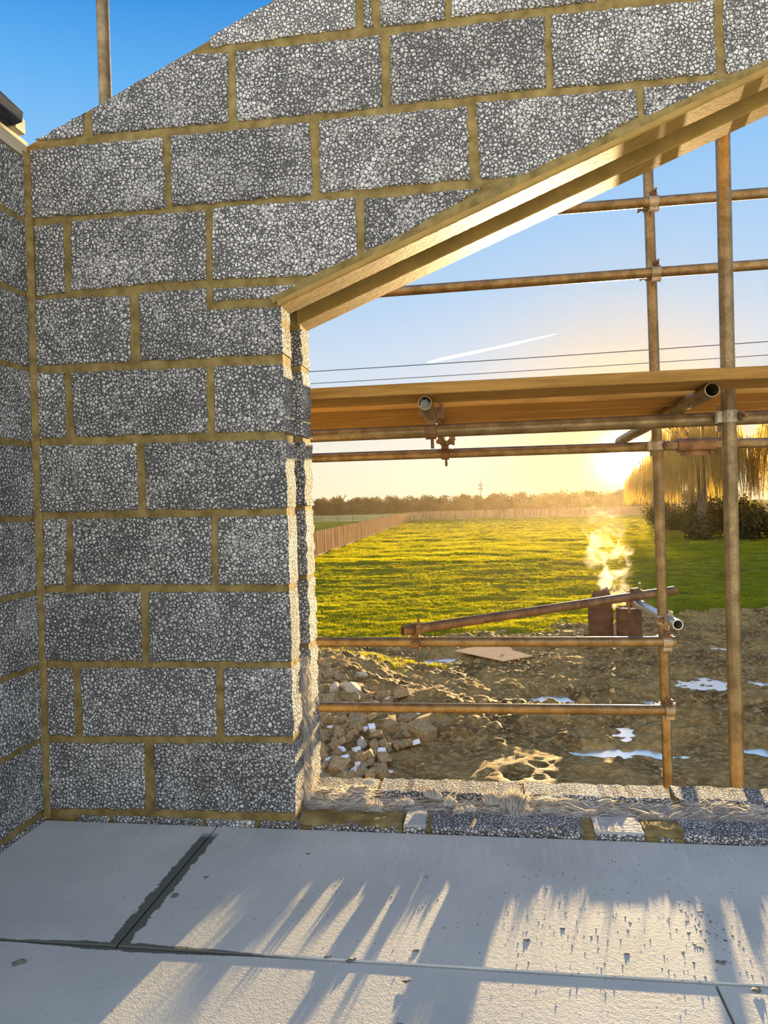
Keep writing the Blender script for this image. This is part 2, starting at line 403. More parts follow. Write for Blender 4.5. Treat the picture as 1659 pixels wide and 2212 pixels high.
back = lambda u, v, w: (u, w, v)
b = MB()
core = [(-.1, -.2), (XR, -.2), (XR, SILL-.006), (JX-.003, SILL-.006), (JX-.003, LINT(JX)+.02), (XR, LINT(XR)+.02), (XR, ROOF(XR)-.004), (-.1, ROOF(-.1)-.004)]
b.prism(core, .0065, .097, back)
wall_back = tag(b.build('wall_back', M['mortar'], origin=(.4, .05, 0)), 'inner leaf of the grey block gable wall with olive mortar joints', kind='structure')
fix_normals(wall_back)
BLOCKS = '''0.012,0.23 0.32,0.235 0.318,0.036 0.008,0.027
0.352,0.235 0.785,0.244 0.785,0.041 0.349,0.035
0.012,0.461 0.099,0.461 0.098,0.254 0.011,0.252
0.122,0.46 0.552,0.462 0.55,0.26 0.125,0.253
0.577,0.462 0.785,0.463 0.785,0.266 0.574,0.261
0.009,0.69 0.325,0.689 0.323,0.482 0.008,0.482
0.349,0.689 0.785,0.686 0.785,0.482 0.347,0.481
0.017,0.914 0.093,0.915 0.08,0.715 0.013,0.714
0.113,0.914 0.552,0.911 0.548,0.71 0.109,0.715
0.572,0.91 0.785,0.909 0.785,0.707 0.568,0.71
0.011,1.138 0.325,1.135 0.325,0.937 0.009,0.936
0.351,1.135 0.785,1.128 0.785,0.929 0.351,0.936
0.012,1.361 0.1,1.359 0.1,1.161 0.013,1.162
0.123,1.359 0.553,1.35 0.548,1.157 0.13,1.163
0.574,1.351 0.785,1.348 0.785,1.152 0.573,1.158
0.011,1.585 0.319,1.576 0.314,1.381 0.01,1.383
0.348,1.583 0.451,1.583 0.557,1.584 0.558,1.516 0.781,1.515 0.785,1.379 0.346,1.379
0.576,1.581 0.838,1.574 0.823,1.554 0.761,1.542 0.576,1.543
0.018,1.807 0.111,1.806 0.111,1.6 0.018,1.597
0.137,1.814 0.561,1.811 0.559,1.61 0.132,1.605
0.584,1.816 1.01,1.81 1.012,1.643 0.941,1.618 0.879,1.598 0.579,1.608
1.035,1.803 1.37,1.805 1.314,1.778 1.223,1.732 1.13,1.687 1.033,1.647
0.014,2.038 0.434,2.036 0.44,1.828 0.011,1.832
0.462,2.036 0.882,2.036 0.886,1.831 0.459,1.831
0.911,2.038 1.332,2.036 1.335,1.833 0.909,1.832
1.356,2.043 1.785,2.038 1.788,1.962 1.736,1.939 1.65,1.888 1.506,1.829 1.364,1.83
1.805,2.037 2.014,2.037 1.94,1.999 1.869,1.969 1.808,1.942
0.03,2.067 0.069,2.081 0.194,2.135 0.185,2.067 0.113,2.062
0.217,2.148 0.243,2.155 0.384,2.215 0.519,2.27 0.643,2.263 0.641,2.061 0.215,2.066
0.668,2.264 1.093,2.259 1.095,2.058 0.666,2.061
1.122,2.258 1.549,2.262 1.549,2.063 1.12,2.063
1.567,2.261 1.99,2.252 1.992,2.056 1.569,2.061
2.014,2.252 2.4,2.244 2.398,2.15 2.259,2.113 2.11,2.062 2.064,2.052 2.014,2.052
0.592,2.316 0.786,2.394 1.026,2.492 1.024,2.29 0.594,2.284
1.05,2.519 1.064,2.517 1.073,2.287 1.046,2.288
1.092,2.521 1.28,2.515 1.277,2.285 1.096,2.283
1.299,2.516 1.691,2.494 1.688,2.284 1.295,2.286'''.split('\n')
PALE = {33: 'block with a whitened face', 16: 'L-shaped cut block with a whitened corner'}
for i, l in enumerate(BLOCKS):
    pl = [tuple(float(c) for c in q.split(',')) for q in l.split()]
    block(pl, wall_back, back, 'block_pale' if i == 33 else 'block', label=PALE.get(i))
for k, (z0, x0) in enumerate(((2.287, 1.712), (2.513, .95), (2.738, .72), (2.963, .95), (3.188, .72))):
    for j in range(6):
        a = x0 + .45*j
        if a > XR-.1: break
        pl = [(a, z0), (min(a+.432, XR), z0), (min(a+.432, XR), z0+.207), (a, z0+.207)]
        pl = clip(pl, lambda u, v: ROOF(u)-v); 
        if len(pl) > 2: pl = clip(pl, lambda u, v: v-LINT(u)-.035)
        if len(pl) > 2 and abs(area(pl)) > .004: block(pl, wall_back, back)
# base course just above the floor, left of the opening and along the sill
for a, c, lab in ((.10, .20, None), (.215, .50, None), (.512, .66, None), (.675, .80, None)):
    block([(a, -.1), (c, -.1), (c, .012), (a, .012)], wall_back, back, 'block_pale' if a == .512 else 'block', d0=-.001, amp=.002)
for a, c, mt, lab, dz in ((.83, 1.085, 'block', None, -.004), (1.10, 1.165, 'sillstone', 'pale grey cut stone in the sill course', .004), (1.18, 1.60, 'block', None, 0),
                      (1.63, 1.765, 'sillstone', 'pale grey broken block in the sill course', .003), (1.80, 1.842, 'block', None, -.008), (1.865, 2.28, 'block', None, .0), (2.3, 2.73, 'block', None, 0), (2.75, 3.19, 'block', None, 0)):
    pale = mt == 'sillstone'; top = SILL+dz-(.006 if pale else 0)
    block([(a, -.1), (c, -.1), (c, top), (a, top)], wall_back, back, 'block', d0=-.002, amp=.0025, ch=.005)
    if pale:                                     # a smooth pale cap bedded on the cut block
        q = MB(); pl = rough([(a+.001, -.001), (c-.002, .001), (c-.004, .097), (a+.003, .098)], .012, .0015)
        q.prism(pl, top-.001, SILL+dz, lambda u, v, w: (u, v, w)); q = q.build('cap_stone', M['sillstone'], wall_back); fix_normals(q); q['label'] = lab
b = MB()                                                    # mortar bedded on the sill where blocks are missing
nx, ny = 60, 8
def patch(x0, x1, top, seed):
    xs = np.linspace(x0, x1, nx); ys = np.linspace(-.0025, .1, ny); g = [(x, y, top - .014*((y-.05)/.05)**4*.5 + .01*(fbm(np.array(x*40+seed), np.array(y*40)) - .5)) for y in ys for x in xs]
    fs = [(j*nx+i, j*nx+i+1, (j+1)*nx+i+1, (j+1)*nx+i) for j in range(ny-1) for i in range(nx-1)]
    b.add(g, fs); b.box(x0, x1, -.001, .099, -.1, top-.015)
patch(.79, 1.095, SILL+.002, 1); patch(1.6, 1.635, SILL-.002, 4); patch(1.765, 1.87, SILL+.003, 9)
o = b.build('sill_mortar', M['mortar'], wall_back, smooth=True); o['label'] = 'rough mortar bed on the sill'
# mortar smeared along the lintel
b = MB(); vs = []; n = 90
for i in range(n+1):
    x = JX-.02 + (XR-JX)*i/n; t = LINT(x)
    h = .030 + .022*float(fbm(np.array(x*7), np.array(3.)))
    vs += [(x-.006, -.0008, t+.014), (x-.008, -.0035, t+.02), (x-.012, -.0025, t+h*.7), (x-.016, .003, t+h)]
b.add(vs, [(4*i+k, 4*i+4+k, 4*i+5+k, 4*i+1+k) for i in range(n) for k in range(3)])
b.build('mortar_fillet', M['mortar'], wall_back, smooth=True)

# left wall
left = lambda u, v, w: (-w, u, v)
b = MB(); b.prism([(-1.6, -.2), (.0, -.2), (.0, 2.012), (-1.6, 2.012)], .0042, .097, left)
wall_left = tag(b.build('wall_left', M['mortar'], origin=(-.05, -.8, 0)), 'left side wall of grey blocks meeting the gable in a corner', kind='structure'); fix_normals(wall_left)
for k in range(-1, 8):
    z0 = .252 + .225*k; z1 = z0 + .208
    if k == -1: z0, z1 = .03, .236
    y = -.012 if k % 2 else -.012
    first = {7: .115, 5: .30, 3: .42}.get(k, .435 if k % 2 else .215)
    w = first
    while y > -1.55:
        e = max(y-w, -1.59)
        block([(e, z0), (y, z0), (y, min(z1, 2.01)), (e, min(z1, 2.01))], wall_left, left)
        y = e-.014; w = .436
block([(-.75, -.1), (-.02, -.1), (-.02, .010), (-.75, .010)], wall_left, left, d0=-.001)
# mortar run down the inside corner
b = MB(); vs = []; n = 80
for i in range(n+1):
    z = 2.03*i/n; q = .006*float(fbm(np.array(z*9), np.array(7.)))
    vs += [(-.001, -.014-q, z), (.002, -.006, z), (.006, -.002, z), (.013+q, .0008, z)]
b.add(vs, [(4*i+k, 4*i+1+k, 4*i+5+k, 4*i+4+k) for i in range(n) for k in range(3)])
b.build('corner_mortar', M['mortar'], wall_left, smooth=True)

# outer leaf beyond the cavity
Y0, Y1, OS = .22, .325, .027
b = MB()
core = [(-.6, -2.5), (XR, -2.5), (XR, OS-.008), (JX-.004, OS-.008), (JX-.004, LINT(JX)+.14), (XR, LINT(XR)+.14), (XR, ROOF(XR)-.05), (-.6, ROOF(-.6)-.05)]
b.prism(core, Y0+.004, Y1-.003, back)
wall_outer = tag(b.build('wall_outer', M['mortar'], origin=(.4, .27, 0)), 'outer leaf of the block gable wall beyond the insulated cavity', kind='structure'); fix_normals(wall_outer)
for k in range(6):
    z0 = .270 + .2225*k; z1 = z0 + .206
    if k == 5: z1 = LINT(JX)-.02
    w = .44 if k % 2 else .215
    for x1, ww in ((JX, w), (JX-w-.014, .44)):
        block([(x1-ww, z0), (x1, z0), (x1, z1), (x1-ww, z1)], wall_outer, back, d0=Y0, d1=Y1, amp=.004)
block([(.35, .045), (JX, .045), (JX, .256), (.35, .256)], wall_outer, back, d0=Y0, d1=Y1, amp=.004)
for a, c in ((.60, .985), (1.0, 1.435), (1.45, 1.885), (1.90, 2.335), (2.35, 2.785), (2.80, 3.195)):
    block([(a, -.18), (c, -.18), (c, OS+RND.uniform(-.003, .002)), (a, OS)], wall_outer, back, d0=Y0, d1=Y1, amp=.003)
# lintels
def lintel(y0, y1, h, label, seed):
    b = MB(); n = 70; rr = random.Random(seed); vs = []
    for i in range(n+1):
        x = JX-.012 + (XR-JX+.012)*i/n; t = LINT(x)
        j = lambda a=.0002: rr.uniform(-a, a)
        vs += [(x, y0, t+h), (x, y0, t+.004+j()), (x, y0+.004, t+j()), (x, (y0+y1)/2, t+j()), (x, y1-.004, t+j()), (x, y1, t+.004+j()), (x, y1, t+h)]
    b.add(vs, [(7*i+k, 7*i+1+k, 7*i+8+k, 7*i+7+k) for i in range(n) for k in range(6)] + [(7*i+6, 7*i, 7*i+7, 7*i+13) for i in range(n)] + [(0, 6, 5, 4, 3, 2, 1), tuple(7*n+k for k in range(7))])
    o = b.build('lintel', M['lintel'], origin=(1.9, (y0+y1)/2, LINT(1.9))); fix_normals(o)
    return tag(o, label, 'lintel', kind='structure')
lintel(-.0015, .1, .02, 'thin sloping lintel over the opening, in the inner leaf nearest the room', 1)
lintel(Y0, Y1, .14, 'deeper sloping lintel in the outer leaf, behind the dark cavity', 2)

# floor panels
b = MB(); b.box(-.1, XR, -2.6, -.012, -.2, -.022)
floor = tag(b.build('floor', M['mortar'], origin=(1.5, -1.3, -.2)), 'floor of wide pale grey panels with damp joints', kind='structure')
def panel(x0, x1, y0, y1, lift):
    b = MB(); c = .002; z = lift
    b.add([(x0, y0, -.022), (x1, y0, -.022), (x1, y1, -.022), (x0, y1, -.022), (x0, y0, z-c), (x1, y0, z-c), (x1, y1, z-c), (x0, y1, z-c),
           (x0+c, y0+c, z), (x1-c, y0+c, z), (x1-c, y1-c, z), (x0+c, y1-c, z)],
          [(3,2,1,0), (0,1,5,4), (1,2,6,5), (2,3,7,6), (3,0,4,7), (4,5,9,8), (5,6,10,9), (6,7,11,10), (7,4,8,11), (8,9,10,11)])
    b.build('panel', M['floor'], floor)
g = .0022
panel(.004, .549-g, -.606+g, -.014, 0); panel(.549+g, 2.95, -.606+g, -.014, 0)
panel(.004, 1.772-g, -1.212+g, -.606-g, -.0022); panel(1.772+g, XR, -1.212+g, -.606-g, -.0015)
panel(.004, 1.2, -1.82, -1.212-g, 0); panel(1.2+g, XR, -1.82, -1.212-g, 0); panel(.004, 2.2, -2.6, -1.82-g, 0)

# timber along the top of the left wall
b = MB(); b.box(-.1, -.001, -1.55, .012, 2.016, 2.066)
tag(b.build('wall_plate', M['plate']), 'pale softwood wall plate lying on top of the left wall', 'timber')
b = MB()
pr = lambda k: [(-.10, 0), (.02, 0), (.045, .006), (.051, .034+k), (.044, .042+k), (-.10, .05+k)]
n = 12; vs = [(u+.002*math.sin(i*2.1+a), y, 2.0685+v) for i in range(n+1) for y in (-.085-1.45*i/n,) for a, (u, v) in enumerate(pr(.10*(i/n)))]
b.add(vs, [(6*i+a, 6*i+(a+1) % 6, 6*i+6+(a+1) % 6, 6*i+6+a) for i in range(n) for a in range(6)]+[tuple(range(6)), tuple(6*n+a for a in range(5, -1, -1))])
o = b.build('rafter', M['darkwood']); fix_normals(o); tag(o, 'dark weathered timber overhanging the pale wall plate at the top left', 'timber')
b = MB(); b.box(-.06, .02, -.075, -.03, 2.067, 2.11); 
tag(b.build('timber_offcut', M['plate']), 'small sunlit timber offcut behind the dark timber on the wall plate', 'timber')

# cavity fill between the leaves: left of the opening and over the lintels
b = MB(); b.prism([(-.6, -2.4), (.66, -2.4), (.66, LINT(.785)+.10), (XR, LINT(XR)+.10), (XR, ROOF(XR)-.06), (-.6, ROOF(-.6)-.06)], .104, .216, back)
o = b.build('cavity_insulation', M['wool'], wall_outer); fix_normals(o)

# ------------------------------------------------------------------ scaffold
R_T = .02415
def tube(name, p0, p1, mat, label, group=None, r=R_T, stuffed=False):
    b = MB(); b.pipe(p0, p1, r, r-.004)
    o = b.build(name, M[mat], smooth=True, origin=p0)
    m = o.modifiers.new('split', 'EDGE_SPLIT'); m.split_angle = math.radians(50)
    return tag(o, label, 'scaffold tube', group)
YI, YO = .63, 1.632                                  # inner and outer row of standards
YIL, YOL, YR = .685, 1.69, 1.58                      # inner ledger, outer ledger, guard rails
G0 = -2.5
IS = lambda z: Vector((2.1965, YI, z))
OS_ = lambda z: Vector((2.160+(2.5-z)*.0098, YO, z))
T = {}
T['is'] = tube('standard', IS(G0), IS(3.4), 'tube', 'thickest upright scaffold tube, nearest the wall at the far right of the opening')
T['isl'] = tube('standard', (-.068, YI, G0), (-.072, YI, 3.4), 'tube', 'grey upright scaffold tube against the blue sky above the cut gable')
T['os'] = tube('standard', OS_(G0), OS_(3.4), 'tube', 'upright scaffold tube beside the sun, carrying all the guard rails')
T['r1'] = tube('guard_rail', (.3, YR, 2.333), (4.6, YR, 2.327), 'tube', 'topmost horizontal scaffold tube, meeting the sloping lintel')
T['r2'] = tube('guard_rail', (-.8, YR, 1.982), (4.6, YR, 2.010), 'tube', 'second horizontal scaffold tube down, above the boarded platform')
T['r3'] = tube('guard_rail', (-1.6, YR, .239), (2.225, YR, .2445), 'tube', 'horizontal scaffold tube across the grass, carrying the slanted tube')
T['r4'] = tube('guard_rail', (-1.6, YR, -.095), (2.215, YR, -.083), 'tube', 'lowest horizontal scaffold tube, crossing the rubble heap')
T['il'] = tube('ledger', (-1.2, YIL, 1.199), (4.6, YIL, 1.208), 'tube', 'horizontal scaffold tube tight under the boards, nearer the wall')
T['ol'] = tube('ledger', (-1.6, YOL, 1.190), (4.6, YOL, 1.176), 'tube', 'horizontal scaffold tube just below the platform, running across the sun')
T['t1'] = tube('transom', (1.160, .40, 1.2705), (1.150, 2.05, 1.2385), 'tube', 'short cross tube with a rag-stuffed open end, under the boards at the left')
T['t2'] = tube('transom', (2.078, .40, 1.2705), (2.07, 2.05, 1.2385), 'tube', 'short cross tube with an empty round end, under the boards at the right')
b = MB()
for k in range(16):
    a, rr_ = k*2.4, .0045*math.sqrt(k)
    c = Vector((1.160+rr_*math.cos(a)*.95, .408+.003*(k % 3), 1.268+rr_*math.sin(a)*.8))
    b.cyl(c, c+Vector((RND.uniform(-.004, .004), .02, RND.uniform(-.003, .003))), .0065, .008, 6)
b.build('rag_plug', M['wool'], T['t1'], smooth=False)['label'] = 'pale rag stuffed into the tube end'
A0, A1 = Vector((.925, 1.545, .3045)), Vector((2.42, 2.41, .388))
B0, B1 = Vector((2.212, 1.47, .343)), Vector((2.183, 2.46, .325))
T['a'] = tube('brace', A0, A1, 'rust', 'rusty slanted scaffold tube rising to the right above the grass')
T['b'] = tube('cross_tube', B0, B1, 'galv', 'short shiny galvanised tube pointing outwards beside the smoking drums')

def coupler(pa, da, pb, db, label, mat='fitting', side_a=1, side_b=1, group=None):
    pa, pb, da, db = Vector(pa), Vector(pb), Vector(da).normalized(), Vector(db).normalized()
    n = pb-pa; n = (n - da*n.dot(da)); n.normalize()
    t = thing('scaffold_coupler', label, 'coupler', (pa+pb)/2, group)
    for p, d, sg, nn in ((pa, da, side_a, -n), (pb, db, side_b, n)):
        s = d.cross(nn).normalized()*sg
        b = MB(); b.pipe(p-d*.021, p+d*.021, .0305, .0243, 20)
        b.obox(p+s*.037-nn*.006, d, s, nn, .016, .013, .011)          # lug with the bolt
        b.obox(p-s*.034+nn*.002, d, s, nn, .019, .008, .012)          # hinge
        b.cyl(p-s*.040-d*.022, p-s*.040+d*.022, .0065, n=8)
        c = b.build('clamp', M[mat], t, origin=p)
        b = MB(); b.cyl(p+s*.038-nn*.02, p+s*.038+nn*.062, .0062, n=8)
        bo = b.build('bolt', M['rust'], t, origin=p+s*.038)
        b = MB(); b.cyl(p+s*.038+nn*.006, p+s*.038+nn*.024, .0135, n=6); b.cyl(p+s*.038+nn*.004, p+s*.038+nn*.008, .017, n=14)
        b.build('nut', M['rust'], bo, origin=p+s*.038)
    b = MB(); mid = (pa+pb)/2; h = max(.004, (pb-pa).length/2-.022); b.obox(mid, da, n.cross(da), n, .019, .019, h)
    b.build('saddle', M[mat], t, origin=mid)
    return t
ex, ey, ez = Vector((1, 0, 0)), Vector((0, 1, 0)), Vector((0, 0, 1))
def at_x(p0, p1, x): p0, p1 = Vector(p0), Vector(p1); return p0+(p1-p0)*((x-p0.x)/(p1.x-p0.x))
for z, side, lab in ((2.330, 1, 'coupler joining the topmost rail to the upright beside the sun'), (1.999, 1, 'coupler joining the second rail to the upright, above the boards')):
    coupler((OS_(z).x+.008, YR, z), ex, OS_(z), ez, lab, side_a=-1)
coupler((OS_(.244).x+.004, YR, .2444), ex, OS_(.244), ez, 'coupler below the slanted tube, where the grass rail meets the upright', side_a=-1)
coupler((OS_(-.083).x+.006, YR, -.0832), ex, OS_(-.083), ez, 'coupler where the lowest rail meets the upright over the mud', side_a=-1)
coupler((1.158, YIL, 1.2025), ex, (1.158, YIL, 1.2655), ey, 'rusty coupler hanging under the boards, holding the rag-stuffed cross tube', 'rust')
coupler((1.152, YOL, 1.183), ex, (1.152, YOL, 1.245), ey, 'small coupler hanging from the tube below the platform, bolt end pointing down', 'rust', side_a=1)
coupler((OS_(1.18).x, YOL, 1.180), ex, OS_(1.18), ez, 'coupler on the upright right beside the sun')
coupler((IS(1.205).x, YIL, 1.205), ex, IS(1.205), ez, 'coupler on the thickest upright, under the boards at the right')
coupler((.985, YR, .2408), ex, at_x(A0, A1, .985), A1-A0, 'rusty swivel coupler at the left end of the slanted tube', 'rust', side_a=1)
pB = Vector((2.1867, 2.335, .3273)); pA = Vector((2.1867, 2.335, .3273+.058)); pA = at_x(A0, A1, 2.285)
pB = B0+(B1-B0)*((pA.y-B0.y)/(B1.y-B0.y)); 
coupler(pB, B1-B0, (pB.x, pB.y, pB.z+.055), A1-A0, 'rusty coupler where the slanted tube crosses the shiny galvanised tube', 'rust')
coupler(B0+(B1-B0)*.165+Vector((0, 0, 0)), B1-B0, OS_(.343), ez, 'double coupler with long bolts, clamping the shiny tube to the upright', 'fitting')
t = thing('sleeve_coupler', 'sleeve coupler joining two lengths of the tube right of the sun', 'coupler', (2.36, YOL, 1.179))
b = MB(); b.pipe((2.28, YOL, 1.1815), (2.46, YOL, 1.181), .034, .0243); b.obox((2.37, YOL, 1.1425), ex, ey, ez, .075, .012, .012)
b.build('sleeve', M['rust'], t)
for x in (2.31, 2.43):
    b = MB(); b.cyl((x, YOL-.03, 1.142), (x, YOL+.03, 1.142), .007, n=8); bo = b.build('bolt', M['rust'], t)

# platform boards
def board(y0, y1, x0, x1, z, label):
    t = thing('scaffold_board', label, 'board', ((x0+x1)/2, (y0+y1)/2, z), 'boards of the scaffold platform')
    b = MB(); n = 24; pr = [(y0+.003, 0), (y1-.003, 0), (y1, .003), (y1, .035), (y1-.003, .038), (y0+.003, .038), (y0, .035), (y0, .003)]; vs = []
    for i in range(n+1):
        x = x0+(x1-x0)*i/n; s = RND.uniform(-.0012, .0012)
        vs += [(x, y+s, z+w+s) for y, w in pr]
    b.add(vs, [(8*i+k, 8*i+8+k, 8*i+8+(k+1) % 8, 8*i+(k+1) % 8) for i in range(n) for k in range(8)] + [tuple(range(7, -1, -1)), tuple(8*n+k for k in range(8))])
    o = b.build('plank', M['board'], t); fix_normals(o)
    for x in (x0, x1):
        b = MB(); q = .0015
        b.box(x-q, x+q, y0-q, y1+q, z-q, z+.038+q); s = -1 if x == x0 else 1
        b.box(x-.028 if s > 0 else x, x if s > 0 else x+.028, y0-q, y1+q, z+.038, z+.038+q)
        b.box(x-.028 if s > 0 else x, x if s > 0 else x+.028, y0-q, y1+q, z-q, z)
        b.build('end_hoop', M['galv'], t)
ZB = 1.2935
board(.352, .576, -1.0, 2.92, ZB, 'scaffold board nearest the wall, its edge forming the top of the platform')
board(.716, .940, -1.0, 2.90, ZB, 'second scaffold board from the wall, behind the thickest upright')
board(.944, 1.168, -.9, 3.0, ZB-.006, 'third scaffold board from the wall')
board(1.172, 1.396, -1.1, 2.8, ZB-.011, 'fourth scaffold board from the wall, its underside glowing orange')
board(1.400, 1.605, -.8, 2.12, ZB-.0165, 'scaffold board farthest from the wall, a thin strip above the gap')

# ------------------------------------------------------------------ mineral wool in the cavity
def wool_batt(x0, x1, y0, y1, z0, zt, label, seed, rag=.006, nx=240, ny=64, lean=0.):
    t = thing('insulation_batt', label, 'insulation', ((x0+x1)/2, (y0+y1)/2, z0))
    xs = np.linspace(x0, x1, nx); ys = np.linspace(y0, y1, ny); X, Y = np.meshgrid(xs, ys)
    u = (X-x0)/(x1-x0); v = (Y-y0)/(y1-y0)
    h = np.array([zt(a, c) for a, c in zip(u.ravel(), v.ravel())]).reshape(X.shape)
    lay = fbm(X*16+seed*7, Y*120+seed, 4); lump = fbm(X*28+seed, Y*28+3*seed, 4)
    edge = np.minimum(1, np.minimum(np.minimum(u, 1-u)*(x1-x0)/.02, np.minimum(v, 1-v)*(y1-y0)/.014))
    Z = z0 + (h-z0)*(.35+.65*np.sqrt(np.clip(edge, 0, 1))) + ((lay-.5)*.013 + (np.abs(fbm(X*11+seed*3+2*fbm(X*9, Y*9, 2), Y*95+seed*5+3*fbm(X*14, Y*10+seed, 2), 3)-.5)-.2)*.075)*edge + (lump-.5)*rag*1.6*edge
    Yj = Y + (fbm(X*40+seed, Z*150, 3)-.5)*.016 + lean*(Z-z0); Xj = X + (fbm(Y*60+seed, Z*90, 3)-.5)*.012
    b = MB(); vs = np.stack([Xj, Yj, Z], -1).reshape(-1, 3).tolist(); N = nx*ny
    fs = [(j*nx+i, j*nx+i+1, (j+1)*nx+i+1, (j+1)*nx+i) for j in range(ny-1) for i in range(nx-1)]
    ring = list(range(nx)) + [j*nx+nx-1 for j in range(1, ny)] + [(ny-1)*nx+i for i in range(nx-2, -1, -1)] + [j*nx for j in range(ny-2, 0, -1)]
    lo = [(vs[r][0]*1.0, vs[r][1], z0) for r in ring]; vs = vs+lo; L = len(ring)
    fs += [(ring[k], N+k, N+(k+1) % L, ring[(k+1) % L]) for k in range(L)]
    b.add(vs, fs); o = b.build('batt', M['wool'], t, smooth=True, origin=((x0+x1)/2, (y0+y1)/2, z0))
    b = MB(); rr = random.Random(seed)
    for k in range(int(2400*(x1-x0)/.4)):
        i, j = rr.randrange(1, nx-1), rr.randrange(0, ny-1); p = Vector((Xj[j, i], Yj[j, i], Z[j, i]))
        l = rr.uniform(.012, .05); d = Vector((rr.choice((-1, 1))*rr.uniform(.4, 1), rr.uniform(-.6, .3), rr.uniform(-.1, .3))).normalized()
        c = Vector((rr.uniform(-.3, .3), rr.uniform(-.4, .2), rr.uniform(-.5, .3)))
        pts = [p+d*l*q+c*l*q*q*.8+Vector((0, 0, .0015)) for q in (0, .35, .7, 1)]
        b.ribbon(pts, rr.uniform(.0007, .0016), .0002, d.cross(Vector((rr.uniform(-1, 1), rr.uniform(-1, 1), 1))))
    f = b.build('fibres', M['fibre'], o); f['kind'] = 'stuff'
    return t
def tuft(t, c, h, w, seed, n=130):
    """a torn clump of wool standing up: a leaning core and its spiky locks"""
    rr = random.Random(seed); c = Vector(c); b = MB()
    ln = Vector((rr.uniform(-.25, .35), rr.uniform(-.3, .1), 1)).normalized()
    for k in range(n):
        a = rr.uniform(0, 6.28); q = math.sqrt(rr.random())*w
        p = c+Vector((q*math.cos(a), q*math.sin(a)*.6, -.004)); hh = h*(1-.55*(q/w)**2)*rr.uniform(.55, 1.08)
        d = (ln+Vector((math.cos(a)*.35*q/w+rr.uniform(-.12, .12), math.sin(a)*.25*q/w, 0))).normalized()
        bend = Vector((rr.uniform(-.35, .35), rr.uniform(-.3, .2), -.25))
        pts = [p+d*hh*s+bend*hh*.5*s*s for s in (0, .3, .6, .85, 1)]
        wd = rr.uniform(.0022, .006)
        vs = []
        for i, pp in enumerate(pts):
            r = wd*(1, .9, .62, .3, .05)[i]
            vs += [pp+Vector((math.cos(x), math.sin(x), 0))*r for x in (0, 2.1, 4.2)]
        b.add(vs, [(3*i+k2, 3*i+(k2+1) % 3, 3*i+3+(k2+1) % 3, 3*i+3+k2) for i in range(4) for k2 in range(3)])
    b.build('tuft', M['fibre'], t, smooth=True)
ZC = -.03
t1 = wool_batt(.775, .980, .106, .222, ZC, lambda u, v: .016+.040*u**1.3*(.45+.55*v)+.010*(1-u)*v, 'smooth folded wool batt at the left end of the sill, under the jamb', 1, .005)
tuft(t1, (.968, .195, .062), .026, .016, 3, 60)
t2 = wool_batt(.985, 1.442, .108, .226, ZC, lambda u, v: .004+.004*math.sin(u*17)+.008*v*u, 'ragged torn wool batt bristling with upright tufts, mid sill', 2, .012)
for k, (x, y, z, h, w) in enumerate(((1.003, .108, .012, .046, .016), (.985, .10, .0, .03, .018), (1.075, .14, .02, .03, .016), (1.10, .15, .02, .026, .013), (1.165, .19, .03, .042, .018), (1.18, .18, .03, .03, .016),
         (1.223, .145, .022, .042, .014), (1.255, .105, .012, .03, .014), (1.24, .10, .0, .028, .016), (1.29, .12, .018, .022, .014), (1.345, .16, .024, .046, .014), (1.352, .165, .024, .058, .010), (1.36, .16, .024, .05, .012),
         (1.405, .155, .022, .07, .022), (1.425, .150, .022, .082, .022), (1.41, .14, .012, .062, .026), (1.44, .12, .008, .046, .024), (1.425, .105, .0, .038, .022), (1.452, .105, .0, .03, .018))):
    tuft(t2, (x, y, z), h, w, 40+k, 90)
t3 = wool_batt(1.450, 1.888, .110, .216, ZC, lambda u, v: .006+.019*math.exp(-((v-.85)/.14)**2)*(1-.2*u)+.012*u*math.exp(-((v-.1)/.2)**2)+.003*math.sin(u*6), 'long wool batt with a raised back edge, right of the tufts', 3, .006)
t4 = wool_batt(1.902, 2.42, .106, .224, ZC, lambda u, v: .012+.007*v+.003*math.sin(u*9), 'flat shaggy wool batt at the right end of the sill', 4, .010)
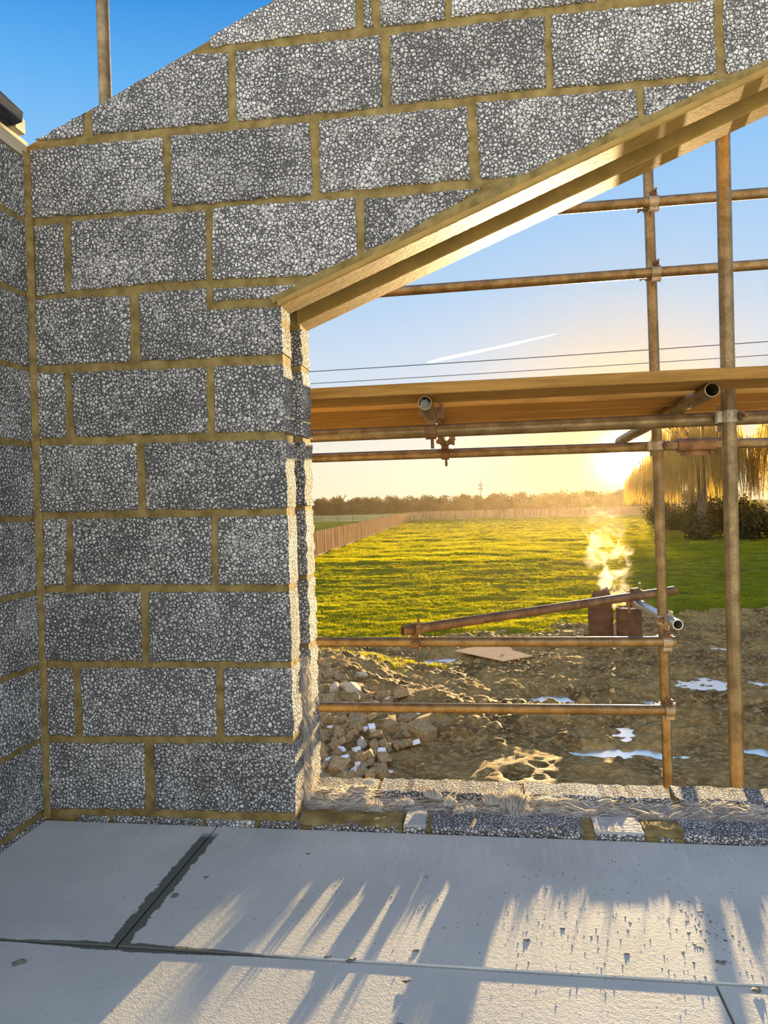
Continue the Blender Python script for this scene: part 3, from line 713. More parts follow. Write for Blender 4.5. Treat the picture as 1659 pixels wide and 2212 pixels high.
# upright strip of wool in the jamb
def wool_strip():
    t = thing('insulation_strip', 'upright strip of torn wool in the jamb cavity, lit by the sun', 'insulation', (.75, .16, .02))
    nz, ny = 130, 30; zs = np.linspace(.02, .462, nz); ys = np.linspace(.098, .226, ny); Z, Y = np.meshgrid(zs, ys, indexing='ij')
    ridg = fbm(Y*95, Z*6, 4); lump = fbm(Y*30+4, Z*26, 4); v = (Y-.098)/.128
    X = .777 + .020*(ridg-.5) + .030*(lump-.5) + .012*np.sin(v*3.14) - .030*(np.minimum(v, 1-v) < .04)
    X -= .035*np.clip((.012-np.abs(v*.128-.055-.012*np.sin(Z*14)))/.012, 0, 1)*(Z > .12)
    X[-1, :] -= .04; Zj = Z+.010*(fbm(Y*80, Z*40, 3)-.5)
    b = MB(); vs = np.stack([X, Y, Zj], -1).reshape(-1, 3).tolist(); b.add(vs, [(i*ny+j, i*ny+j+1, (i+1)*ny+j+1, (i+1)*ny+j) for i in range(nz-1) for j in range(ny-1)])
    b.box(.69, .735, .104, .216, .02, .455)
    o = b.build('batt', M['wool'], t, smooth=True)
    b = MB(); rr = random.Random(9)
    for k in range(1500):
        i, j = rr.randrange(2, nz-1), rr.randrange(1, ny-1); p = Vector((X[i, j]+.001, Y[i, j], Zj[i, j])); l = rr.uniform(.01, .05)
        d = Vector((rr.uniform(0, .4), rr.uniform(-.35, .35), rr.choice((-1, -1, 1)))).normalized(); cc = Vector((.25, rr.uniform(-.4, .4), -.3))
        b.ribbon([p+d*l*q+cc*l*q*q for q in (0, .35, .7, 1)], rr.uniform(.0005, .001), .0002, (rr.uniform(-.3, .3), 1, 0))
    f = b.build('fibres', M['fibre'], o); f['kind'] = 'stuff'
wool_strip()

# crumbs, nail bits and chips on the floor
b = MB(); rr = random.Random(21)
def chip(x, y, s, h):
    a = rr.uniform(0, 3.14); c, n_ = math.cos(a), math.sin(a); q = rr.uniform(.5, 1)
    vs = [(x+c*s*u-n_*s*q*v, y+n_*s*u+c*s*q*v, z) for u, v, z in ((-1, -1, 0), (1, -1, 0), (1, 1, 0), (-1, 1, 0))] + [(x+rr.uniform(-.3, .3)*s, y+rr.uniform(-.3, .3)*s, h)]
    b.add(vs, [(0, 1, 4), (1, 2, 4), (2, 3, 4), (3, 0, 4)])
for k in range(520):
    x = rr.gauss(1.55, .28) if rr.random() < .6 else rr.uniform(.3, 2.3); y = rr.uniform(-.62, -.12) if rr.random() < .75 else rr.uniform(-1.0, -.05)
    s = rr.uniform(.0007, .002); chip(x, y, s, s*rr.uniform(.5, 1.3))
for k in range(60): chip(rr.gauss(1.80, .035), rr.gauss(-.44, .05), rr.uniform(.001, .004), .001)
for x, y, s in ((.63, -.305, .006), (.86, -.16, .005), (1.19, -.56, .006), (1.01, -.60, .006), (1.06, -.605, .008), (1.18, -.66, .006), (1.42, -.50, .006), (1.62, -.53, .005), (1.80, -.54, .009), (.37, -.68, .011), (1.84, -.62, .008), (1.5, -.45, .004)):
    chip(x, y, s, s*.45); chip(x+s, y+s*.4, s*.6, s*.4)
o = b.build('crumbs', M['crumb']); tag(o, 'crumbs and mortar chips scattered over the floor panels', 'debris', kind='stuff')

# ------------------------------------------------------------------ ground outside
def unpx(px, py, z=G0):
    """where the photograph's pixel meets the level z"""
    d = CF + CR*((px-829.5)/FPX) - CU*((py-1106)/FPX); t = (z-CAM.z)/d.z; p = CAM+d*t; return p.x, p.y
HEAP = lambda x, y: .62*np.exp(-(((x+2.3)/1.7)**2+((y-11.4)/2.0)**2)) + .30*np.exp(-(((x+1.3)/1.3)**2+((y-8.4)/1.6)**2)) + .16*np.exp(-(((x-.4)/.5)**2+((y-10.2)/.7)**2))
PUD = [(.13, 14.05, .50, .45, 'puddle beside the plywood sheet, at the edge of the grass'), (-.78, 13.85, .16, .22, 'small puddle left of the plywood, nearest the grass'),
       (2.25, 10.95, .46, .25, 'long narrow puddle above the lowest rail, mid mud'), (2.93, 10.8, .20, .17, 'small puddle just above the lowest rail'), (2.75, 9.55, .32, .13, 'thin puddle under the lowest rail'),
       (3.25, 9.2, .16, .36, 'puddle of the bent shape under the lowest rail'), (3.02, 8.25, .66, .28, 'broad white puddle nearest the sill'), (5.25, 12.2, .58, .52, 'large puddle left of the thickest upright'),
       (6.35, 12.3, .30, .32, 'puddle at the far right beyond the thickest upright'), (6.45, 15.6, .36, .45, 'farthest puddle, below the willow shade'), (5.0, 10.8, .28, .10, 'thin puddle between the two uprights'),
       (5.05, 8.45, .46, .16, 'puddle at the right edge nearest the wall'), (3.95, 10.95, .24, .22, 'puddle touching the upright beside the sun')]
def mask(x, y):
    """> 0 where grass grows"""
    xs = np.array([-12, -2.5, -.84, .65, 2.87, 3.9, 6.2, 9.1, 40]); ys = np.array([12.6, 13.2, 14.8, 15.7, 16.2, 17.2, 19.0, 20.2, 23])
    return (y-np.interp(x, xs, ys)) + (fbm(x*.9+3, y*.9, 4)-.5)*2.6
def mud_h(x, y):
    h = (fbm(x*.9, y*.9, 4)-.5)*.16 + (fbm(x*3.1+5, y*3.1, 4)-.5)*.15 + np.clip(fbm(x*5+1, y*5, 3)-.42, 0, 1)*.26*np.exp(-((y-9.6)/1.3)**2)*np.clip((x-.4)/.6, 0, 1) + np.abs(fbm(x*8+2, y*8, 3)-.5)*.16*np.clip((y-8.2)/1.5, .05, 1)
    p = np.zeros_like(x)
    for px, py, rx, ry, _ in PUD: p = np.maximum(p, np.exp(-(((x-px)/rx)**2+((y-py)/ry)**2)*.5))
    p = p*(.30+1.4*fbm(x*5+7, y*9+2, 3))
    return h*(1-.8*np.minimum(p, 1)) - .17*p + .055 + HEAP(x, y)*.95
def heightmesh(name, xs, ys, f, mat, trim=None, label=None, skew=0.):
    nx, ny = len(xs), len(ys); X, Y = np.meshgrid(xs, ys); X = X*(1+skew*(Y-ys[0])); Z = f(X, Y)
    v = np.stack([X, Y, Z], -1).reshape(-1, 3); i = np.arange(nx-1); j = np.arange(ny-1); I, J = np.meshgrid(i, j); a = (J*nx+I).ravel()
    F = np.stack([a, a+1, a+nx+1, a+nx], -1)
    if trim is not None:
        k = trim(X, Y).ravel(); F = F[k[F].any(1)]
    me = bpy.data.meshes.new(name); me.vertices.add(len(v)); me.vertices.foreach_set('co', (v-np.array([0, 0, G0])).ravel())
    me.loops.add(F.size); me.loops.foreach_set('vertex_index', F.ravel().astype(np.int32)); me.polygons.add(len(F)); me.polygons.foreach_set('loop_start', (np.arange(len(F))*4).astype(np.int32)); me.polygons.foreach_set('loop_total', np.full(len(F), 4, np.int32))
    me.update(calc_edges=True); me.polygons.foreach_set('use_smooth', [True]*len(F)); me.materials.append(mat)
    o = link(name, me, (0, 0, G0)); return tag(o, label, kind='structure')
heightmesh('ground', np.arange(-4.5, 9.5, .045), np.arange(5.6, 21, .045), lambda x, y: G0+mud_h(x, y), M['mud'], lambda x, y: mask(x, y) < 1.6, 'churned brown mud outside the opening, with puddles')
o = MB().box(-30, 40, .34, 22, G0-.5, G0-.16).build('subsoil', M['mud']); tag(o, 'lower muddy ground around the churned patch', kind='structure')
ys = [12.4]
while ys[-1] < 151: ys.append(ys[-1]+max(.05, .0045*ys[-1]-.02))
def turf_h(x, y):
    m = mask(x, y); h = .06*np.clip(m/1.2, -2.5, 1) + (fbm(x*.28, y*.45, 4)-.5)*.22*np.clip(m/4, 0, 1) + (fbm(x*1.3+9, y*2.2, 3)-.5)*.10*np.clip(m/2, 0, 1)
    return G0+h
heightmesh('field', np.linspace(-7.5, 17, 330), np.array(ys), turf_h, M['turf'], lambda x, y: mask(x, y) > -1.4, 'wide field of short grass between the mud and the fences', skew=.026)
f0 = lambda x, y: G0+.02+0*x
heightmesh('ground_1', np.linspace(-140, 150, 30), np.linspace(146, 420, 30), lambda x, y: G0-.02+.006*np.clip(y-150, 0, 300)*.5+.3*(fbm(x*.02, y*.02, 3)-.5), M['pasture'], None, 'pale pasture beyond the far fence')
heightmesh('ground_2', np.linspace(-120, -9.6, 30), np.linspace(20, 150, 40), lambda x, y: G0+.03+.05*fbm(x*.2, y*.2, 3), M['turf'], lambda x, y: x < -9.4-(y-30)*.038, 'neighbouring meadow left of the plank fence')
heightmesh('ground_3', np.linspace(18, 120, 20), np.linspace(12.4, 150, 30), lambda x, y: G0-.05+.05*fbm(x*.2, y*.2, 3), M['turf'], None, 'grass under the willows')

# puddles
for k, (px, py, rx, ry, lab) in enumerate(PUD):
    b = MB(); n = 28; zw = G0-.045-.0009*k; b.add([(px, py, zw)]+[(px+rx*1.5*math.cos(a)*(1+.08*math.sin(3*a+k)), py+ry*1.5*math.sin(a), zw) for a in (2*math.pi*i/n for i in range(n))], [(0, 1+i, 1+(i+1) % n) for i in range(n)])
    tag(b.build('puddle', M['water']), lab, 'puddle')

# grass blades
def grass_tuft(name, nb, rad, h, w, seed):
    rr = random.Random(seed); b = MB()
    for k in range(nb):
        a = rr.uniform(0, 6.28); q = rad*math.sqrt(rr.random()); p = Vector((q*math.cos(a), q*math.sin(a), -.01)); hh = h*rr.uniform(.5, 1.1)
        d = Vector((rr.uniform(-.5, .5), rr.uniform(-.5, .5), 1)).normalized(); e = Vector((rr.uniform(-.5, .5), rr.uniform(-.5, .5), -.35))
        sd_ = Vector((math.cos(a*3), math.sin(a*3), 0)); pts = [p, p+d*hh*.55+e*hh*.1, p+d*hh+e*hh*.45]
        b.add([pts[0]-sd_*w, pts[0]+sd_*w, pts[1]-sd_*w*.8, pts[1]+sd_*w*.8, pts[2]], [(0, 1, 3, 2), (2, 3, 4)])
    v = np.array(b.v); me = bpy.data.meshes.new(name); me.from_pydata(v.tolist(), [], b.f); me.materials.append(M['grass'])
    return bpy.data.objects.new(name, me)          # only a source for the instances: not linked to the scene
def scatter(name, pts, src, label, smin=.6, smax=1.2):
    me = bpy.data.meshes.new(name); me.from_pydata(pts.tolist(), [], []); o = link(name, me, (0, 0, 0)); tag(o, label, 'grass', kind='stuff')
    ng = bpy.data.node_groups.new(name, 'GeometryNodeTree'); ng.interface.new_socket('Geometry', in_out='INPUT', socket_type='NodeSocketGeometry'); ng.interface.new_socket('Geometry', in_out='OUTPUT', socket_type='NodeSocketGeometry')
    N = ng.nodes.new; gi, go, ip, oi, rv, rs = N('NodeGroupInput'), N('NodeGroupOutput'), N('GeometryNodeInstanceOnPoints'), N('GeometryNodeObjectInfo'), N('FunctionNodeRandomValue'), N('FunctionNodeRandomValue')
    oi.inputs['Object'].default_value = src
    rv.data_type = 'FLOAT_VECTOR'; rv.inputs[0].default_value = (-.15, -.15, 0); rv.inputs[1].default_value = (.15, .15, 6.283)
    rs.data_type = 'FLOAT'; rs.inputs[2].default_value = smin; rs.inputs[3].default_value = smax
    Lk = ng.links.new; Lk(gi.outputs[0], ip.inputs['Points']); Lk(oi.outputs['Geometry'], ip.inputs['Instance']); Lk(rv.outputs[0], ip.inputs['Rotation']); Lk(rs.outputs[1], ip.inputs['Scale']); Lk(ip.outputs[0], go.inputs[0])
    m = o.modifiers.new('tufts', 'NODES'); m.node_group = ng; return o
def field_pts(n, y0, y1, power, keep):
    u = NPR.random(n); y = (y0**(1-power)+u*(y1**(1-power)-y0**(1-power)))**(1/(1-power)); t = NPR.uniform(-.36, .42, n); x = 1.37+(y+2.1)*t
    m = mask(x, y); den = fbm(x*.5+1, y*.8, 4); ok = keep(x, y, m, den); x, y = x[ok], y[ok]
    return np.stack([x, y, turf_h(x, y)], -1)
FX = lambda y: -10.16-(y-44)*.0425
kp = lambda x, y, m, d: (m > .25+.6*NPR.random(len(x))) & (d > .30+.14*NPR.random(len(x))) & (x > FX(y)+.3)
scatter('grass', field_pts(52000, 13.0, 40, 1.35, kp), grass_tuft('grass_tuft', 13, .06, .075, .0028, 1), 'short sunlit grass on the near part of the field', .55, 1.3)
scatter('grass', field_pts(42000, 40, 150, 1.9, kp), grass_tuft('grass_tuft', 16, .20, .11, .010, 2), 'short grass on the far part of the field, up to the fence', .6, 1.4)
pp = []
for cx, cy, n, s in ((-.35, 13.2, 26, .18), (.28, 12.9, 22, .12), (-.75, 12.6, 16, .12), (-1.2, 13.3, 40, .3), (-1.7, 12.8, 30, .3), (1.0, 12.9, 5, .08), (-.45, 12.2, 8, .1)):
    for k in range(n): pp.append((RND.gauss(cx, s), RND.gauss(cy, s), 0))
pp = np.array(pp); pp[:, 2] = G0+mud_h(pp[:, 0], pp[:, 1])
scatter('grass', pp, grass_tuft('grass_tuft', 14, .05, .09, .003, 3), 'loose tufts of grass growing in the mud by the rubble', .7, 1.5)

# ------------------------------------------------------------------ rubble
import bmesh
def rock_mesh(name, seed, mat, boxy=False):
    rr = random.Random(seed); bm = bmesh.new()
    if boxy:
        a, c, d = rr.uniform(.6, 1), rr.uniform(.5, .8), rr.uniform(.4, .7)
        pts = [(x*a*rr.uniform(.85, 1), y*c*rr.uniform(.85, 1), z*d*rr.uniform(.85, 1)) for x in (-1, 1) for y in (-1, 1) for z in (-1, 1)] + [(rr.uniform(-.5, .5)*a, c*rr.choice((-1.08, 1.08)), rr.uniform(-.4, .4)*d)]
    else:
        pts = []
        for k in range(15):
            v = Vector((rr.gauss(0, 1), rr.gauss(0, 1), rr.gauss(0, 1))).normalized()*rr.uniform(.8, 1.1); pts.append((v.x, v.y*rr.uniform(.7, .85), v.z*.72))
    vs = [bm.verts.new(p) for p in pts]; r = bmesh.ops.convex_hull(bm, input=vs)
    bmesh.ops.delete(bm, geom=[v_ for v_ in bm.verts if not v_.link_faces], context='VERTS')
    bmesh.ops.bevel(bm, geom=bm.edges[:], offset=.05, segments=1, affect='EDGES', profile=.5)
    me = bpy.data.meshes.new(name); bm.to_mesh(me); bm.free(); me.materials.append(mat); return me
TAN = [rock_mesh('rubble_stone', 100+k, M['stone'], k % 3 == 0) for k in range(10)]
GRY = [rock_mesh('rubble_stone', 200+k, M['stone_grey']) for k in range(5)]
WHT = [rock_mesh('block_piece', 300+k, M['stone_white'], True) for k in range(6)]
def on_heap(px, py, lift=0.):
    d = CF + CR*((px-829.5)/FPX) - CU*((py-1106)/FPX); t = 6.
    while t < 22:
        p = CAM+d*t
        if p.z < G0+float(HEAP(np.array(p.x), np.array(p.y)))+lift+.02: break
        t += .02
    return p
def rock(me, px, py, size, name, label, cat, group):
    p = on_heap(px, py, size*.35); o = bpy.data.objects.new(name, me); COL.objects.link(o); o.location = p; o.scale = (size,)*3
    o.rotation_euler = (RND.uniform(-.5, .5), RND.uniform(-.5, .5), RND.uniform(0, 6.28)); return tag(o, label, cat, group)
big = [(716, 1490, .20, 'grey', 'pale grey boulder at the top left of the rubble heap'), (757, 1487, .26, 'grey', 'largest craggy pale stone, just above the lowest rail'), (783, 1461, .17, 'grey', 'light angular stone at the crest of the heap, against the grass'),
       (912, 1559, .20, 'tan', 'pointed tan stone at the right end of the heap, under the rail'), (912, 1581, .20, 'tan', 'broad flat tan stone at the right foot of the heap'), (814, 1590, .145, 'tan', 'large squarish tan stone in the middle of the heap'),
       (732, 1583, .135, 'tan', 'upright oblong stone at the left of the heap'), (733, 1660, .17, 'tan', 'big dark tan stone at the bottom left of the heap'), (873, 1500, .19, 'tan', 'leaning slab of stone at the right of the heap above the rail'),
       (830, 1640, .16, 'tan', 'rounded tan stone near the sill, at the right of the heap'), (782, 1604, .11, 'grey', 'pinkish grey stone between the white pieces'), (702, 1655, .12, 'tan', 'tan stone against the jamb with a white chip on it')]
for px, py, s, k, lab in big: rock(RND.choice(GRY if k == 'grey' else TAN), px, py, s, 'rubble_stone', lab, 'stone', None)
white = [(787, 1574), (803, 1572), (836, 1556), (863, 1547), (901, 1546), (738, 1621), (745, 1638), (770, 1619), (704, 1642), (767, 1666), (786, 1664), (821, 1646), (839, 1668), (824, 1625), (897, 1604), (752, 1672), (774, 1652), (713, 1572)]
for k, (px, py) in enumerate(white):
    o = rock(WHT[k % 6], px, py, RND.uniform(.052, .075), 'block_piece', 'white broken piece of lightweight block lying in the tan rubble heap', 'block piece', 'white block pieces in the rubble heap')
n = 0
while n < 270:
    px, py = RND.uniform(676, 905), RND.uniform(1432, 1690)
    if px > 820+90*math.exp(-((py-1570)/60)**2)-(max(0, 1520-py)*.9): continue
    if any(abs(px-q[0]) < 13 and abs(py-q[1]) < 12 for q in white) and RND.random() < .8: continue
    if any(abs(px-q[0]) < 20 and abs(py-q[1]) < 16 for q in big) and RND.random() < .8: continue
    near = (py-1430)/260; s = RND.uniform(.045, .095)*(1.25-.2*near) if RND.random() < .7 else RND.uniform(.095, .14)
    sz = 'small' if s < .07 else ('middling' if s < .105 else 'large'); pos = 'above the lowest rail' if py < 1530 else ('just under the lowest rail' if py < 1590 else 'near the sill')
    side = 'beside the jamb' if px < 735 else ('mid heap' if px < 820 else "at the heap's right edge")
    rock(RND.choice(TAN), px, py, s, 'rubble_stone', f'{sz} tan rubble stone {side}, {pos}', 'stone', 'tan stones of the rubble heap'); n += 1

# plywood sheet on the mud
P = [unpx(*q) for q in ((983, 1419), (1062, 1404), (1104, 1413), (1108, 1419), (1151, 1431), (1088, 1443))]
b = MB(); n = len(P)
zt = [G0+.13]*6
b.add([(x, y, z) for (x, y), z in zip(P, zt)]+[(x, y, z+.018) for (x, y), z in zip(P, zt)], [tuple(range(n)), tuple(range(2*n-1, n-1, -1))]+[(i, n+i, n+(i+1) % n, (i+1) % n) for i in range(n)])
o = b.build('plywood_sheet', M['ply']); fix_normals(o); tag(o, 'warped offcut of plywood lying on the mud beside a puddle', 'plywood')

# drums
def drum(x, y, label, torn):
    t = thing('oil_drum', label, 'drum', (x, y, G0+.02)); b = MB(); n = 40; prof = [(.285, 0), (.295, .01), (.285, .025)]
    for hz in (.30, .58): prof += [(.283, hz-.03), (.297, hz), (.283, hz+.03)]
    top = .86; prof += [(.285, top-.015), (.297, top)]
    vs = []; z = G0+.02
    for r, h in prof: vs += [(x+r*math.cos(2*math.pi*i/n), y+r*math.sin(2*math.pi*i/n), z+h) for i in range(n)]
    k = len(prof)
    fs = [(j*n+i, j*n+(i+1) % n, (j+1)*n+(i+1) % n, (j+1)*n+i) for j in range(k-1) for i in range(n)]
    b.add(vs, fs); b.add([(x, y, z)]+[(x+.28*math.cos(2*math.pi*i/n), y+.28*math.sin(2*math.pi*i/n), z) for i in range(n)], [(0, 1+(i+1) % n, 1+i) for i in range(n)])
    o = b.build('shell', M['drum'], t, smooth=True); m = o.modifiers.new('edge', 'EDGE_SPLIT'); m.split_angle = .8
    s = o.modifiers.new('thick', 'SOLIDIFY'); s.thickness = .006
    if torn:
        b = MB(); rr = random.Random(5); q = 36; vs = []
        hs = []
        for i in range(q):
            a = 2*math.pi*i/q; ca = math.cos(a); hs.append(.47 + .06*math.sin(2*a+1)-.10*max(0, -ca) + rr.uniform(-.014, .014))
        for ring in range(5):
            for i in range(q):
                a = 2*math.pi*i/q; f = ring/4; r = .272*(1-.42*f**2.5)+rr.uniform(-.007, .007); vs.append((x+.02*f+r*math.cos(a), y+r*math.sin(a), z+.70+(hs[i]+.12)*f))
        b.add(vs, [(j*q+i, j*q+(i+1) % q, (j+1)*q+(i+1) % q, (j+1)*q+i) for j in range(4) for i in range(q)]+[tuple(4*q+i for i in range(q))])
        b.build('charred_waste', M['drum'], t)['label'] = 'dark charred waste heaped above the rim'
    else:
        b = MB(); q = 24; rr = random.Random(8); vs = [(x, y, z+.80)]
        for rg in (1, 2, 3):
            vs += [(x+.094*rg*math.cos(2*math.pi*i/q), y+.094*rg*math.sin(2*math.pi*i/q), z+.85-.014*rg+rr.uniform(-.02, .02)) for i in range(q)]
        b.add(vs, [(0, 1+i, 1+(i+1) % q) for i in range(q)]+[(1+k*q+i, 1+(k+1)*q+i, 1+(k+1)*q+(i+1) % q, 1+k*q+(i+1) % q) for k in range(2) for i in range(q)])
        b.build('ash', M['ash'], t, smooth=True)
    return t
drum(3.90, 15.9, 'taller rusty drum heaped with dark charred waste, left of the pair', True)
drum(4.52, 15.75, 'shorter rusty drum with pale ash and smoke at its rim', False)

# ------------------------------------------------------------------ fences
def fence_run(p0, p1, label, name='plank_fence'):
    p0, p1 = Vector(p0), Vector(p1); d = (p1-p0); Ltot = d.length; d.normalize(); nrm = Vector((d.y, -d.x, 0))
    t = thing(name, label, 'fence', p0); bay = 3.0; nb = int(Ltot/bay)
    b = MB(); k = 25; w = bay/k
    for i in range(k):                                                   # overlapping feather-edge boards
        x = i*w; h = 1.62+.012*math.sin(i*2.7)
        if i in (0, 12): continue
        b.obox(d*(x+w/2)+nrm*(.012+.010*(i % 2)+.006*math.sin(i*1.9))+Vector((0, 0, .15+h/2)), d, nrm, ez, w*.47, .007, h/2)
    for h in (.35, .95, 1.5): b.obox(d*(bay/2)-nrm*.03+Vector((0, 0, h)), d, nrm, ez, bay/2, .03, .035)
    pan = b.build('fence_panel', M['fence'], t, origin=(0, 0, 0))
    b = MB(); b.obox(d*(bay/2)+nrm*.015+Vector((0, 0, .085)), d, nrm, ez, bay/2-.01, .02, .085); gb = b.build('gravel_board', M['gravelboard'], t, origin=(0, 0, 0))
    b = MB(); b.obox(Vector((0, 0, .9)), d, nrm, ez, .035, .05, .9); b.obox(Vector((0, 0, 1.81)), d, nrm, ez, .03, .04, .02); po = b.build('post', M['bark'], t, origin=(0, 0, 0))
    for i in range(nb+1):
        for q in ((pan, gb, po) if i < nb else (po,)):
            c = q if i == 0 else q.copy()
            if i: COL.objects.link(c); c.parent = t
            c.location = d*(bay*i)+(nrm*.0 if q is po else Vector((0, 0, 0)))
    return t
fence_run((FX(26), 26, G0-.02), (FX(150.2), 150.2, G0-.02), 'long plank fence receding on the left, lit by the sun')
fence_run((FX(150.2)+.2, 150.2, G0-.02), (74, 152.8, G0-.02), 'shaded plank fence across the far end of the field')
t = thing('wire_fence', 'low post and wire fence in the meadow left of the plank fence', 'fence', (-42, 150, G0))
b = MB(); b.box(-.07, .07, -.07, .07, 0, 1.25); po = b.build('post', M['bark'], t, origin=(0, 0, 0))
for k in range(11):
    c = po if k == 0 else po.copy()
    if k: COL.objects.link(c); c.parent = t
    c.location = (k*3.2, -k*1.0, 0)
for h in (.5, .85, 1.15):
    b = MB(); b.cyl((-42, 150, G0+h), (-42+32, 140, G0+h), .012, n=5); b.build('wire', M['wire'], t)

# ------------------------------------------------------------------ trees
def twig_tree(name, seed, h, spread, dense=1.):
    rr = random.Random(seed); tr, tw = MB(), MB()
    def grow(p, d, l, r, lev):
        q = p+d*l; tr.cyl(p, q, r, r*.7, 5, caps=False)
        if lev == 0:
            for k in range(int(9*dense)):
                e = (d+Vector((rr.uniform(-1, 1), rr.uniform(-1, 1), rr.uniform(-.4, .9)))).normalized(); L_ = l*rr.uniform(.4, 1.1); s = q-d*l*rr.random()*.7
                sd_ = e.orthogonal().normalized(); tw.add([s-sd_*h*.0022, s+sd_*h*.0022, s+e*L_], [(0, 1, 2)])
            return
        for k in range(rr.choice((2, 3, 3))):
            e = (d+Vector((rr.uniform(-1, 1), rr.uniform(-1, 1), rr.uniform(-.25, .55)))*spread).normalized(); grow(q-d*l*rr.uniform(0, .25), e, l*rr.uniform(.62, .85), r*.62, lev-1)
    grow(Vector((0, 0, 0)), Vector((rr.uniform(-.05, .05), rr.uniform(-.05, .05), 1)), h*.24, h*.022, 4)
    return tr, tw
def bush_tree(name, seed, h, w):
    rr = random.Random(seed); tr, lf = MB(), MB(); tr.cyl((0, 0, 0), (0, 0, h*.5), h*.03, h*.015, 6)
    lumps = [(Vector((rr.uniform(-.6, .6)*w, rr.uniform(-.5, .5)*w, h*rr.uniform(.08, .74))), rr.uniform(.28, .46)*w) for k in range(14)]
    for k in range(2200):
        c, r = rr.choice(lumps); v = Vector((rr.gauss(0, 1), rr.gauss(0, 1), rr.gauss(0, 1))).normalized()*r*rr.random()**.33; p = c+v
        if p.z < 0: p.z = rr.uniform(0, .4)
        if p.z > h: p.z = h-rr.random()*.4
        s = rr.uniform(.14, .36); a = Vector((rr.gauss(0, 1), rr.gauss(0, 1), rr.gauss(0, 1))).normalized()*s; b2 = a.orthogonal().normalized()*s*.7
        lf.add([p-a, p+b2, p+a, p-b2], [(0, 1, 2, 3)])
    return tr, lf
def place_copy(proto, loc, rz, s, label, group):
    r, kids = proto; c = r.copy(); COL.objects.link(c); c.location = loc; c.rotation_euler = (0, 0, rz); c.scale = (s, s, s); tag(c, label, None, group)
    for k in kids: q = k.copy(); COL.objects.link(q); q.parent = c
    return c
def proto_tree(name, parts, cat, mats, loc, rz, s, label, group, pn=('trunk', 'crown')):
    t = thing(name, label, cat, (0, 0, 0), group); kids = [mb.build(n_, M[m_], t, origin=(0, 0, 0)) for mb, n_, m_ in zip(parts, pn, mats)]
    t.location = loc; t.rotation_euler = (0, 0, rz); t.scale = (s, s, s); return t, kids
rr = random.Random(77)
protos = {}
LB, GB = 'dense dark bushy tree in the hedgerow across the fields', 'trees of the far hedgerow'
for k in range(74):
    f = k/73; x = -72+f*150+rr.uniform(-1.5, 1.5); y = 245+rr.uniform(-6, 8)+8*f; v = k % 5; loc = (x, y, G0-.2+.28*f); s = rr.uniform(.9, 1.12)*(1.06 if f < .12 else .92)
    if v not in protos: protos[v] = proto_tree('hedgerow_tree', bush_tree('', 50+v, 6.2+.5*(v % 3), 4.6), 'tree', ('bark', 'hedge'), loc, rr.uniform(0, 6.28), s, LB, GB)
    else: place_copy(protos[v], loc, rr.uniform(0, 6.28), s, LB, GB)
LT, GT = 'bare-branched tree standing up above the far hedgerow', 'bare trees above the far hedgerow'
spots = [(-60, 7.6), (-53, 7.8), (-44, 7.2), (-38, 5.8), (-33, 6.0), (-28, 6.2), (-24, 6.4), (-20, 6.4), (-15, 6.6), (-11, 6.2), (-7, 6.8), (-3, 6.2), (1, 6.0), (6, 7.2), (11, 7.4), (17, 6.2), (23, 7.0), (27, 7.6), (32, 7.0), (37, 7.4), (42, 7.0), (48, 7.2), (55, 7.5), (-66, 7.0)]
tp = {}
for k, (x, h) in enumerate(spots):
    v = k % 4; loc = (x, 262+rr.uniform(-4, 6), G0+.3+h*.08); s = h/6.3
    if v not in tp: tp[v] = proto_tree('bare_tree', twig_tree('', 80+v, 7.6, .62), 'tree', ('bark', 'twig'), loc, rr.uniform(0, 6.28), s, LT, GT, ('trunk', 'twigs'))
    else: place_copy(tp[v], loc, rr.uniform(0, 6.28), s, LT, GT)
# willows at the right, close to the field's edge
def willow(seed, h, w):
    rr = random.Random(seed); tr, lf = MB(), MB(); tr.cyl((0, 0, 0), (.2, 0, h*.45), .42, .3, 9)
    for k in range(16):
        a = rr.uniform(0, 6.28); p0 = Vector((.2, 0, h*rr.uniform(.34, .46))); p1 = Vector((w*.75*math.cos(a)*rr.uniform(.4, 1), w*.75*math.sin(a)*rr.uniform(.4, 1), h*rr.uniform(.78, .98)))
        pm = (p0+p1)/2+Vector((0, 0, h*.08)); tr.cyl(p0, pm, .14, .09, 5, caps=False); tr.cyl(pm, p1, .09, .03, 5, caps=False)
    for k in range(1500):
        a = rr.uniform(0, 6.28); q = math.sqrt(rr.random()); top = h*(1-.36*q*q)*rr.uniform(.72, 1.0); p = Vector((w*q*math.cos(a), w*q*math.sin(a), top)); ln = rr.uniform(.16, .62)*top
        dr = Vector((math.cos(a)*.12, math.sin(a)*.12, 0)); sd_ = Vector((rr.uniform(-1, 1), rr.uniform(-1, 1), 0)).normalized()
        pts = [p+dr*s*ln*.8-Vector((0, 0, s*ln)) for s in (0, .2, .4, .6, .8, 1)]
        lf.ribbon(pts, .035, .008, sd_)
        for j in range(5):
            s = rr.random(); c = p+dr*s*ln*.8-Vector((0, 0, s*ln)); e = Vector((rr.uniform(-1, 1), rr.uniform(-1, 1), -1.2)).normalized()*rr.uniform(.12, .3); sd2 = e.orthogonal().normalized()*.025
            lf.add([c-sd2, c+sd2, c+e], [(0, 1, 2)])
    return tr, lf
wp = None
